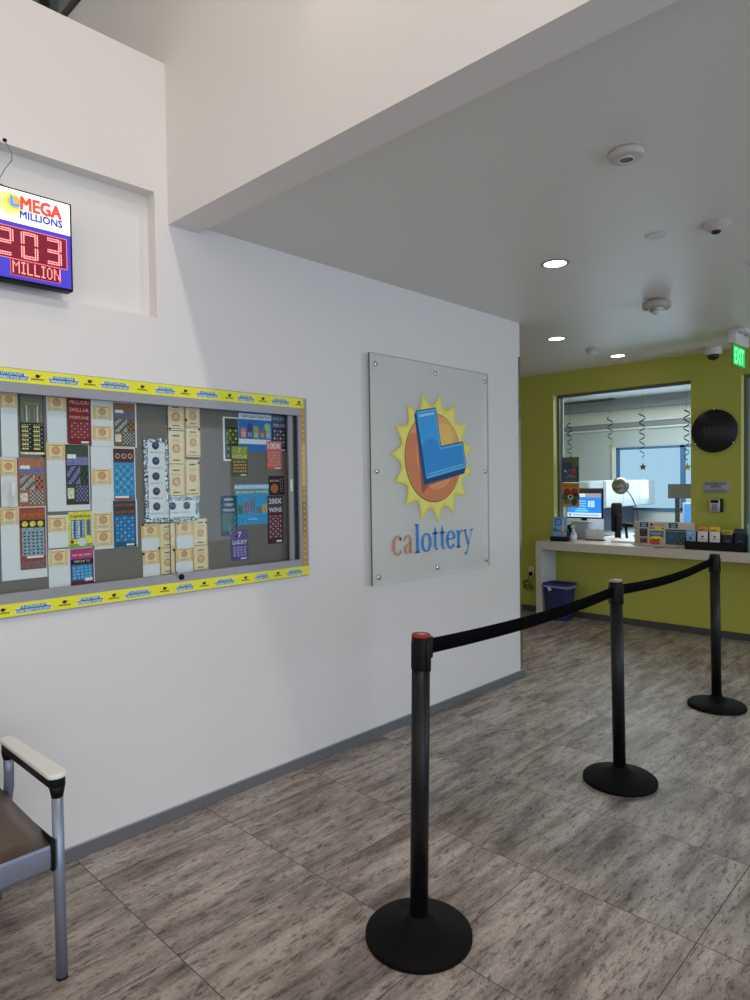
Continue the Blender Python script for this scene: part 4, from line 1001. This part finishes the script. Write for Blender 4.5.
F.rect(.012, .082, .080, .112, M('dark_screen', (18, 20, 22), .2), 1); F.grid(.022, .012, .070, .072, 3, 4, [M('key_grey', (92, 92, 98), .5)], 1, .75); mb.build('keys', t)
t = wall_thing('wall_outlet', 'ivory outlet with a black plug and coiled cord, left of the counter', 'outlet', 4.010, .450)
MB().rbox(-.006, -.0005, -.036, .036, -.058, .058, M('ivory_plate', (204, 192, 164), .45), .002).build('plate', t)
MB().rbox(-.040, -.007, -.022, .012, -.040, .000, black_plastic, .005).build('plug', t)
c_ = [(-.035, -.004, -.04)]
for i in range(46):
    a = i * .42; c_.append((-.045 - .012 * math.sin(a * .5), .012 + .055 * math.sin(a) + .02 * math.sin(i * .1), -.115 - .0012 * i + .022 * math.cos(a) - (.02 if i > 20 else 0)))
MB().tube([(-.035, -.006, -.02), (-.05, .004, -.05), (-.05, .0, -.09)] + c_[2:], .0042, black_plastic, 8).build('cord', t)

# ------------------------------------------------------------------ service counter
LAM = textured('pale_laminate', (197, 189, 174), .35, 60, .03, 0, spec=.5, stretch=(1, 12, 1))
LAMw = M('white_laminate_side', (206, 208, 214), .4)
C0, C1, CT, CB = 6.379, FRONT_X - .001, .836, .748
t = thing('service_counter', 'long pale service counter on the green wall below the window', 'counter', (6.53, 2.7, 0))
def ct(mb): mb.v = [(x - 6.53, y - 2.7, z) for x, y, z in mb.v]; return mb
ct(MB().box(C0, C1, .40, 3.768, CB, CT, LAM)).build('worktop', t, bevel=.003)
ct(MB().box(C0, C1 - .001, 3.697, 3.768, 0.001, CB, LAM).box(C0 + .002, C1 - .002, 3.6955, 3.697, .002, CB - .001, LAMw)).build('end_panel', t, bevel=.002)
ct(MB().box(FRONT_X, GX1 + .40, OY0 + .005, OY1 - .005, OZ0 + .001, CT + .001, LAM)).build('inner_ledge', t)

# blue recycling bin
t = thing('recycling_bin', 'navy blue plastic bin with a clear liner, under the left end of the counter', 'bin', (6.47, 3.535, 0))
navy = M('navy_plastic', (34, 42, 92), .4)
def tub(x, y, z0, z1, b0, t0, r, mat, wall=.004):
    mb = MB(); n = 6
    def loop(hx, hy, z, rr):
        o = []
        for cx_, cy_, a0 in ((1, 1, 0), (-1, 1, 90), (-1, -1, 180), (1, -1, 270)):
            for i in range(n + 1):
                a = math.radians(a0 + 90 * i / n); o.append(Vector((cx_ * (hx - rr) + rr * math.cos(a), cy_ * (hy - rr) + rr * math.sin(a), z)))
        return o
    ls = [loop(b0[0], b0[1], z0, r), loop(t0[0], t0[1], z1 - .03, r), loop(t0[0] + .01, t0[1] + .01, z1 - .03, r), loop(t0[0] + .01, t0[1] + .01, z1, r), loop(t0[0] - wall, t0[1] - wall, z1, r), loop(b0[0] - wall, b0[1] - wall, z0 + .01, r)]
    vs = [v for l in ls for v in l]; m_ = len(ls[0]); fs = []
    for j in range(len(ls) - 1):
        for i in range(m_): fs.append((j * m_ + i, j * m_ + (i + 1) % m_, (j + 1) * m_ + (i + 1) % m_, (j + 1) * m_ + i))
    fs.append(tuple(reversed(range(m_)))); fs.append(tuple(range((len(ls) - 1) * m_, len(ls) * m_)))
    return mb.add(vs, fs, mat, False)
tub(0, 0, 0, .395, (.085, .112), (.110, .136), .025, navy).build('tub', t)
lin_ = M('liner_film', (120, 132, 168), .25, spec=.7)
mb = MB()
for s_ in (-1, 1):
    mb.box(-.122, .122, s_ * .1475 - .001, s_ * .1475 + .001, .350 + .004 * s_, .372, lin_)
    mb.box(s_ * .1215 - .001, s_ * .1215 + .001, -.1475, .1475, .352, .374, lin_)
mb.build('liner', t)
MB().add([(-.124, .08, .355), (-.130, .055, .318), (-.128, .025, .325), (-.130, .035, .350), (-.123, .05, .360)], [(0, 1, 2, 3, 4)], M('white_knot', (206, 208, 214), .5)).build('liner_knot', t)

# items on the counter, left to right
Z0 = CT + .0008
t = thing('phone_card_stand', 'black stand holding a small light blue phone card, left end of the counter', 'display stand', (6.550, 3.560, Z0), math.radians(8))
MB().rbox(-.055, .055, -.100, .100, 0, .05, black_plastic, .006).rbox(-.03, .05, -.080, .080, .045, .12, black_plastic, .006).build('stand', t)
TT = Matrix.Translation((-.035, 0, .045)) @ Matrix.Rotation(math.radians(8), 4, 'Y')
mb = MB().rbox(-.004, .004, -.078, .078, 0, .215, K(86, 150, 190), .003, TT)
F = Flat(mb, TT @ Vector((-.0045, .074, 0)), TT.to_3x3() @ Vector((0, -1, 0)), TT.to_3x3() @ Vector((0, 0, 1)), TT.to_3x3() @ Vector((-1, 0, 0)), .0005)
F.rect(.02, .125, .088, .195, K(32, 44, 96), 1).rect(.028, .133, .080, .187, K(110, 120, 214), 2).poly([(.085, .03), (.125, .02), (.118, .10), (.112, .19), (.100, .19), (.098, .09)], K(216, 160, 140), 2).poly([(.01, .09), (.04, .05), (.045, .06), (.02, .10)], K(40, 50, 70), 2).disc(.10, .045, .018, K(200, 90, 70), 3)
mb.build('printed_card', t)
t = thing('hand_sanitizer', 'clear pump bottle of hand sanitizer with a white label on the counter', 'bottle', (6.500, 3.385, Z0), .2)
MB().lathe([(0, 0), (.030, 0), (.032, .006), (.032, .085), (.026, .100), (.012, .108), (.012, .116), (0, .116)], M('sanitizer_gel', (176, 190, 196), .1, spec=.7), n=28).build('bottle', t)
MB().lathe([(.0325, .020), (.0325, .075)], M('label_white', (214, 216, 222), .5), n=28).build('label', t)
MB().lathe([(.014, .112), (.014, .128), (.006, .132), (.005, .160), (.012, .162), (.012, .172), (0, .174)], white_plastic, n=20).build('pump', t)
MB().tube([(0, 0, .166), (-.02, .012, .167), (-.036, .02, .158)], .005, white_plastic, 8).build('nozzle', t)
t = thing('grey_bin_box', 'plain light grey tapered box behind the sanitizer bottle', 'box', (6.91, 3.50, Z0))
MB().rbox(-.050, .050, -.105, .105, 0, .190, textured('pale_grey_plastic', (164, 170, 176), .5, 60, .02, 0), .014).build('body', t)
MB().rbox(-.054, .054, -.112, .112, .184, .200, M('pale_grey_lid', (184, 188, 194), .45), .006).build('lid', t)
# two standing grey notices
tn = thing('notice_stand', 'double grey notice holder with two pale cards, beside the monitor', 'sign holder', (6.80, 3.290, Z0), math.radians(4))
MB().rbox(-.012, .03, -.105, .105, -.0, .012, black_plastic, .003).build('base', tn)
for s_ in (-1, 1): MB().rbox(-.010, -.004, s_ * .051 - .049, s_ * .051 + .049, .010, .120, K(176, 180, 184), .003).build('notice_card', tn)
# monitor and its stand
t = thing('monitor', 'computer monitor with a bright blue page behind the service window', 'monitor', (7.12, 3.585, CT), math.radians(-4))
MB().rbox(-.004, .030, -.238, .215, .215, .560, black_plastic, .006).build('housing', t)
MB().rbox(-.006, -.004, -.232, .209, .505, .556, M('taupe_bezel', (84, 72, 72), .4), .001).build('top_bezel', t)
mb = MB(); F = Flat(mb, (-.0048, .203, .232), (0, -1, 0), (0, 0, 1), (-1, 0, 0), .0006)
F.rect(0, 0, .429, .270, E_(44, 128, 226, 1.0), 1).rect(0, 0, .429, .048, E_(196, 216, 240, 1.0), 2).rect(0, .225, .429, .270, E_(160, 160, 172, .8), 2)
F.rect(.12, .232, .23, .265, E_(225, 230, 245, 1), 3).text('calottery', .13, .240, .22, .256, E_(60, 70, 150, .8), 4, True)
F.rect(.265, .115, .345, .185, E_(190, 220, 250, 1), 3); F.text('D', .285, .13, .325, .172, E_(60, 80, 120, .8), 4)
F.disc(.035, .024, .014, E_(90, 70, 160, .9), 3)
for k in range(4): F.rect(.13, .175 - .028 * k, .24, .186 - .028 * k, E_(140, 190, 245, 1), 3)
F.rect(.10, .060, .27, .085, E_(70, 190, 240, 1), 3).rect(.07, .018, .40, .028, E_(120, 140, 190, .9), 3)
mb.build('screen', t)
MB().rbox(.004, .030, -.03, .03, .02, .23, black_plastic, .005).build('neck', t)
MB().rbox(-.08, .09, -.12, .12, 0, .016, black_plastic, .006).build('foot', t)
t = thing('receipt_printer', 'black receipt printer with a white paper slip, under the blue screen', 'printer', (6.94, 3.695, CT + .0012))
MB().rbox(-.05, .05, -.075, .010, 0, .10, black_plastic, .010).rbox(-.054, .03, -.074, .008, .095, .155, black_plastic, .010).build('body', t) 
MB().rbox(-.058, -.050, -.060, -.005, .150, .165, white_plastic, .002).build('paper', t)
# window posters on the glass
GXp = FRONT_X + .105
def poster(name, label, px, base, draw, k):
    a = on_x(px[0], px[1], GXp); b = on_x(px[2], px[3], GXp); W, H = a.y - b.y, a.z - b.z
    mb = MB().box(0, .0015, -W, 0, -H, 0, base); F = Flat(mb, (-.0003, 0, -H), (0, -1, 0), (0, 0, 1), (-1, 0, 0), .0004); draw(F, W, H)
    return mb.build(name, label=label, cat='poster', group='posters stuck on the service window', loc=(GXp, a.y, a.z))
def pA(F, W, H):
    F.rect(0, H * .78, W, H, K(70, 84, 78), 1); F.rect(W * .6, H * .6, W, H, K(92, 92, 56), 2); F.disc(W * .7, H * .45, W * .16, K(150, 70, 60), 3, 16); F.disc(W * .2, H * .45, W * .07, K(150, 170, 186), 3); F.ring(W * .45, H * .38, W * .1, W * .15, K(92, 110, 120), 3)
    for k in range(4): F.rect(W * .1, H * (.06 + .06 * k), W * .85, H * (.085 + .06 * k), K(84, 100, 112), 2)
    F.rect(W * .3, H * .20, W * .8, H * .28, K(120, 96, 96), 3)
def pB(F, W, H):
    for (u, v, r, c_) in ((.3, .62, .2, K(140, 34, 30)), (.72, .62, .2, K(150, 40, 34)), (.15, .42, .16, K(60, 96, 60)), (.85, .42, .18, K(60, 84, 60)), (.3, .25, .18, K(50, 110, 90)), (.7, .2, .18, K(70, 60, 50)), (.5, .45, .17, K(40, 60, 50))): F.disc(W * u, H * v, W * r, c_, 2, 18)
    F.ring(W * .5, H * .42, W * .09, W * .14, K(180, 190, 170), 3); F.text('SCRATCHERS', W * .1, H * .84, W * .9, H * .92, K(120, 60, 20), 3)
poster('window_poster', 'dark blue poster on the window glass, the upper one', (562, 457.5, 579, 482), K(46, 66, 84), pA, 0)
poster('window_poster', 'orange poster with red flowers on the window glass, below the blue one', (562, 483, 579.3, 507), K(176, 120, 44), pB, 1)

# small scratcher display with coloured card panels
t = thing('scratcher_display', 'beige counter display board with blue Play Here tags and coloured game panels', 'display stand', (6.60, 2.487, Z0), 0)
bg = K(178, 172, 158)
MB().rbox(-.006, .010, -.285, .285, 0, .235, bg, .003).build('back_board', t)
MB().rbox(-.060, -.006, -.285, .285, 0, .012, bg, .003).build('tray_base', t)
MB().rbox(-.012, -.006, .245, .285, .012, .225, K(150, 140, 116), .002).build('side_post', t)
mb = MB(); F = Flat(mb, (-.0075, .285, 0), (0, -1, 0), (0, 0, 1), (-1, 0, 0), .001)
navy_i = K(38, 64, 92)
def playhere(u): F.rect(u, .178, u + .085, .226, navy_i, 1); F.text('PLAY', u + .02, .204, u + .065, .220, K(170, 196, 214), 2, True, bold=.05); F.text('HERE', u + .02, .184, u + .065, .200, K(170, 196, 214), 2, True, bold=.05)
playhere(.052); playhere(.335)
F.rect(.05, .085, .13, .165, K(66, 36, 40), 1).rect(.05, .145, .13, .165, K(50, 80, 116), 2).grid(.055, .095, .125, .14, 3, 2, [K(110, 56, 50), K(40, 30, 60)], 2, .7)
F.rect(.05, .018, .13, .075, K(110, 110, 40), 1).disc(.075, .045, .018, K(90, 50, 110), 2).disc(.105, .045, .016, K(60, 40, 30), 2)
F.rect(.15, .165, .29, .178, K(120, 100, 70), 1).rect(.195, .150, .27, .185, K(214, 196, 50), 2).disc(.17, .205, .014, K(40, 40, 40), 2).rect(.20, .196, .30, .214, K(190, 140, 124), 1)
F.rect(.15, .075, .285, .145, K(40, 104, 150), 2).poly([(.155, .082), (.22, .10), (.28, .082), (.28, .068), (.155, .068)], K(220, 200, 50), 3); F.text('POWER', .165, .108, .27, .130, K(206, 214, 120), 3, True)
F.rect(.15, .008, .25, .070, K(176, 70, 44), 1).grid(.155, .012, .245, .065, 4, 3, [K(210, 130, 50), K(140, 40, 44)], 2, .6)
F.rect(.305, .018, .50, .165, K(44, 86, 104), 1).grid(.33, .08, .49, .155, 3, 2, [K(52, 100, 130), K(60, 90, 92)], 2, .86).grid(.38, .03, .49, .075, 4, 2, [K(130, 80, 66), K(60, 60, 84)], 2, .7).rect(.32, .145, .50, .150, K(150, 150, 140), 3)
mb.build('game_panels', t)
t = thing('brochure', 'loose open brochure lying before the display board', 'brochure', (6.435, 2.40, Z0), .5)
MB().rbox(-.03, .03, -.11, .11, 0, .003, K(60, 52, 50), .001).build('cover', t)
MB().rbox(-.022, .026, -.09, .02, .003, .005, K(176, 150, 140), .0008).build('page', t)
t = thing('paper_pile', 'low stack of white papers on the counter behind the window', 'papers', (6.80, 2.93, CT + .002), .1)
for k in range(3): MB().rbox(-.10, .10, -.14 + .01 * k, .14, .006 * k, .006 * k + .005, K(196, 206, 212), .001).build('sheet', t)

# gift card rack
t = thing('pouch_rack', 'black countertop rack holding five hanging card packets', 'display rack', (6.475, 1.985, Z0))
MB().box(-.055, -.050, -.270, .245, 0, .075, black_plastic).box(-.055, .045, -.270, .245, 0, .006, black_plastic).box(.040, .046, -.270, .245, 0, .16, black_plastic).box(-.055, .045, -.270, -.265, 0, .15, black_plastic).box(-.055, .045, .240, .245, 0, .11, black_plastic).build('tray', t)
for k in range(4): MB().box(-.050, .040, .140 - k * .103, .143 - k * .103, .006, .12, black_plastic).build('divider', t)
pk = [('blue', .195, .085, K(112, 150, 192), K(112, 150, 192), .17, 'pale blue card packet, first at the left of the rack'), ('orange', .092, .088, K(206, 128, 50), K(196, 190, 188), .205, 'white packet with orange top, second in the rack'),
      ('yellow', -.011, .088, K(216, 180, 50), K(200, 196, 192), .205, 'white packet with yellow top, third in the rack'), ('dark', -.114, .088, K(160, 146, 40), K(34, 38, 60), .185, 'dark packet with dull yellow top, fourth in the rack'), ('navy', -.217, .086, K(44, 62, 66), K(30, 34, 56), .195, 'navy packet with a pale badge, last at the right of the rack')]
for nm, y, w_, c1, c2, h_, lb in pk:
    q = thing('card_packet', lb, 'packet', (6.475, 1.985 + y, Z0 + .010), 0, 'card packets in the rack')
    MB().rbox(-.044, -.036, -w_ / 2, w_ / 2, .05, h_ - .045, c2, .002).rbox(-.044, -.036, -w_ * .32, w_ * .32, .0, .055, c2, .002).build('pouch', q)
    MB().rbox(-.045, -.035, -w_ / 2, w_ / 2, h_ - .047, h_, c1, .002).build('header', q)
    mb = MB(); F = Flat(mb, (-.0446, w_ / 2, 0), (0, -1, 0), (0, 0, 1), (-1, 0, 0), .0006)
    F.disc(w_ * .5, h_ * .55, .010, ink, 1); F.rect(w_ * .25, h_ * .42, w_ * .75, h_ * .45, K(110, 100, 96), 1)
    F.rect(w_ * .32, .010, w_ * .68, .050, K(150, 120, 110) if nm in ('orange', 'yellow') else K(206, 196, 192), 1)
    F.rect(w_ * .1, h_ - .036, w_ * .7, h_ - .028, K(90, 70, 40) if nm != 'blue' else K(200, 214, 230), 3); mb.build('print', q)
t = thing('acrylic_holder', 'clear acrylic pamphlet holder at the right end of the counter', 'holder', (6.52, 1.66, Z0))
MB().box(-.03, -.027, -.07, .07, 0, .22, M('acrylic', (150, 176, 180), .1, spec=.8)).box(.027, .03, -.07, .07, 0, .26, _mats['acrylic']).box(-.03, .03, .067, .07, 0, .24, _mats['acrylic']).build('shell', t)
MB().rbox(-.02, .02, -.06, .06, .002, .20, K(120, 150, 170), .002).build('pamphlets', t)

# ------------------------------------------------------------------ office furniture beyond the glass
wl_ = M('white_laminate', (206, 216, 222), .3); gl_ = M('pale_grey_laminate', (160, 172, 180), .4)
t = thing('overhead_cabinet', 'long white overhead cabinet on the far side of the office', 'cabinet', (9.9, 4.1, 1.10))
MB().box(-1.15, .55, -.01, .35, 0, .38, wl_).build('body', t, bevel=.004)
for k in range(3): MB().box(-1.14 + .565 * k, -.59 + .565 * k, -.028, -.012, .01, .37, wl_).build('door', t, bevel=.004)
t = thing('tall_cabinet', 'tall pale grey wardrobe cabinet left of the overhead cabinets', 'cabinet', (8.62, 4.35, 0))
MB().box(-.30, .12, -.25, .25, 0, 1.47, gl_).build('body', t, bevel=.004)
MB().box(-.318, -.302, -.24, .24, .05, 1.46, wl_).build('door', t, bevel=.004)
MB().rbox(-.335, -.320, -.20, -.18, 1.05, 1.20, steel, .004).build('handle', t)
t = thing('grey_partition', 'low grey partition with shelves below the overhead cabinet', 'partition', (9.9, 4.3, 0))
MB().box(-1.1, .55, .10, .15, 0, 1.09, M('partition_fabric', (96, 110, 128), .8)).build('panel', t)
MB().box(-1.1, .55, -.45, .10, .70, .735, gl_).build('desk_top', t)
for k in range(2): MB().box(-1.1 + 1.6 * k, -1.06 + 1.6 * k, -.45, .10, 0, .70, gl_).build('side', t)
t = thing('office_desk', 'white office desk just behind the service window', 'desk', (8.50, 3.05, 0))
MB().box(-.45, .45, -.75, .75, .73, .765, wl_).build('top', t, bevel=.004)
for a in (-1, 1): MB().box(-.44, .44, a * .73 - .015, a * .73 + .015, 0, .73, gl_).build('side_panel', t)
t = thing('filing_tray', 'dark grey letter tray with papers on the white desk', 'tray', (8.50, 3.40, .7655))
MB().rbox(-.16, .16, -.13, .13, 0, .012, M('tray_grey', (70, 78, 88), .5), .003).rbox(-.16, .16, -.13, .13, .05, .062, _mats['tray_grey'], .003).build('tray', t)
MB().rbox(-.14, .14, -.11, .11, .0125, .049, wl_, .003).build('paper', t)
# black chair
t = thing('task_chair', 'black high backed task chair behind the counter', 'chair', (7.66, 3.56, 0), math.radians(150))
MB().lathe([(0, .06), (.03, .06), (.028, .42), (0, .42)], black_plastic, n=16).build('gas_post', t)
for k in range(5):
    a = k * 1.2566; MB().tube([(0, 0, .09), (.16 * math.cos(a), .16 * math.sin(a), .075), (.29 * math.cos(a), .29 * math.sin(a), .055)], .018, black_plastic, 8, rr=[.024, .02, .014]).lathe([(0, 0), (.024, .004), (.026, .026), (.02, .048), (0, .05)], black_plastic, (.29 * math.cos(a), .29 * math.sin(a), 0), 12).build('foot', t)
MB().rbox(-.23, .23, -.23, .23, .42, .50, black_plastic, .03).build('seat', t)
MB().rbox(-.035, .035, .20, .235, .46, 1.08, black_plastic, .008).build('back_bar', t)
MB().rbox(-.07, .07, .175, .215, .88, 1.22, black_plastic, .02).build('backrest', t)
MB().rbox(-.26, -.20, -.05, .17, .92, .97, black_plastic, .015).tube([(-.23, .05, .46), (-.25, .06, .7), (-.23, .05, .93)], .016, black_plastic, 8).build('armrest', t)
# task lamp
t = thing('task_lamp', 'round metal shaded task lamp on a thin arm behind the counter', 'lamp', (7.30, 3.03, CT - .06))
TL = Matrix.Rotation(math.radians(-80), 4, 'Y') @ Matrix.Rotation(math.radians(10), 4, 'X')
shade_m = M('brushed_shade', (150, 142, 136), .3, .85)
MB().lathe([(.092, .0), (.094, .012), (.088, .055), (.060, .088), (.022, .100), (0, .102)], shade_m, (-.06, .165, .640), 36, TL).build('shade', t)
MB().lathe([(.024, -.002), (.020, .012), (0, .014)], M('lamp_bulb', (150, 70, 50), .4), (-.065, .165, .638), 18, TL).build('bulb', t)
MB().tube([(-.02, .12, .60), (.0, .07, .52), (.01, .03, .42), (0, .0, .30), (0, 0, .02)], .006, M('lamp_arm', (90, 90, 92), .4, .6), 10).build('arm', t)
MB().lathe([(0, 0), (.07, 0), (.07, .012), (.02, .02), (0, .02)], black_plastic, n=28).build('base', t)
# standing sign
a = on_x(668, 484, 6.98); b = on_x(694, 498.5, 6.98)
t = thing('standing_sign', 'blank grey plate on a post inside the service window', 'sign', (6.98, a.y - .15, CT))
Wd = a.y - b.y
MB().rbox(-.006, .006, -.20, .15, b.z - CT, a.z - CT, M('sign_grey', (140, 142, 140), .5), .003).build('plate', t)
MB().rbox(.006, .022, .04, .085, .0, a.z - CT - .03, M('post_blue_grey', (84, 98, 112), .5), .003).build('post', t)
MB().rbox(-.05, .08, -.03, .15, 0, .010, _mats['post_blue_grey'], .003).build('foot', t)
t = thing('far_desk', 'low dark fronted desk below the far window', 'desk', (9.7, 3.0, 0))
MB().box(-.3, .4, -.75, .75, .70, .74, M('blue_grey_top', (110, 124, 140), .4)).build('top', t)
MB().box(-.28, -.25, -.74, .74, .02, .70, M('dark_modesty', (60, 66, 76), .6)).build('modesty_panel', t)
for a_ in (-1, 1): MB().box(-.28, .38, a_ * .72 - .015, a_ * .72 + .015, 0, .70, _mats['dark_modesty']).build('side', t)
t = thing('desktop_screen', 'small blue screened monitor on the far desk', 'monitor', (9.55, 3.10, .7405))
MB().rbox(-.012, .012, -.24, .24, .10, .42, M('monitor_white', (180, 196, 210), .4), .005).build('housing', t)
mb = MB(); Flat(mb, (-.0125, .22, .12), (0, -1, 0), (0, 0, 1), (-1, 0, 0), .0005).rect(0, 0, .44, .28, E_(70, 120, 180, .8), 1); mb.build('screen', t)
MB().rbox(-.08, .08, -.1, .1, 0, .01, _mats['monitor_white'], .003).rbox(-.01, .01, -.02, .02, .01, .12, _mats['monitor_white'], .003).build('stand', t)

# foil spirals and stars hanging from the office ceiling
foil = M('dark_foil', (62, 66, 60), .25, .8)
gold = M('gold_foil', (150, 150, 60), .3, .7)
def star_pts(r): return [((r if i % 2 == 0 else r * .42) * math.sin(math.pi * i / 5), (r if i % 2 == 0 else r * .42) * math.cos(math.pi * i / 5)) for i in range(10)]
HX = 8.0
sp_ = [(569.5, 423, 460, None, 'leftmost dark foil spiral without a star, above the posters', .2), (610, 417, 442, 446, 'foil spiral with a pale star, second from the left', .9), (642, 413, 457, 467, 'foil spiral with a dark star before the far window', 1.7), (686.5, 410, 460, 467, 'foil spiral with a yellow green star at the right edge of the window', 2.6)]
for px, y0, y1, ys, lb, ph in sp_:
    A_ = on_x(px, y0, HX); B_ = on_x(px, y1, HX)
    t = thing('foil_spiral', lb, 'hanging decoration', (HX, A_.y, 2.76), 0, 'foil spirals hanging from the office ceiling')
    Lh = A_.z - B_.z; n = 90; vs = []; fs = []; turns = max(2.5, Lh / .11)
    for i in range(n + 1):
        f_ = i / n; a = 2 * math.pi * turns * f_ + ph; rr = .036 * (1 - .25 * f_); z = A_.z - 2.76 - Lh * f_
        for dz in (-.009 * (1 - .3 * f_), .009 * (1 - .3 * f_)): vs.append((rr * math.cos(a), rr * math.sin(a), z + dz))
    for i in range(n): fs.append((2 * i, 2 * i + 1, 2 * i + 3, 2 * i + 2))
    MB().add(vs, fs, foil, True).build('ribbon', t)
    MB().tube([(0, 0, 0), (0, 0, A_.z - 2.76)], .0015, foil, 6).build('thread', t)
    if ys:
        S_ = on_x(px + 1, ys, HX); r_ = .05
        mm_ = gold if px > 680 else (M('pale_star', (170, 180, 150), .4, .3) if px < 620 else M('bronze_star', (80, 84, 60), .35, .6))
        mb = MB(); mb.prism(star_pts(r_), (0, S_.y - A_.y, S_.z - 2.76), (0, -1, 0), (0, 0, 1), (-1, 0, 0), .004, mm_); so = mb.build('star', t)
        MB().tube([(0, 0, B_.z - 2.76), (0, S_.y - A_.y, S_.z - 2.76 + r_)], .001, foil, 6).build('thread', t)
# office ceiling fan-like vents
for (px, py, lb) in ((590, 401.5, 'dark slotted ceiling vent above the posters'), (628, 402, 'small round grey ceiling vent in the office')):
    A_ = on_z(px, py, 2.755); t = thing('ceiling_vent', lb, 'vent', (A_.x, A_.y, 2.759))
    if px < 600:
        MB().box(-.12, .12, -.45, .45, -.012, 0, M('vent_grey', (110, 118, 124), .5)).build('frame', t)
        for k in range(3): MB().box(-.09 + .07 * k, -.05 + .07 * k, -.42, .42, -.018, -.012, M('vent_dark', (50, 56, 62), .6)).build('slot', t)
    else:
        MB().lathe(down([(.13, 0), (.13, .012), (.09, .02), (.05, .018), (0, .024)]), _mats['vent_grey'], n=28).build('disc', t)
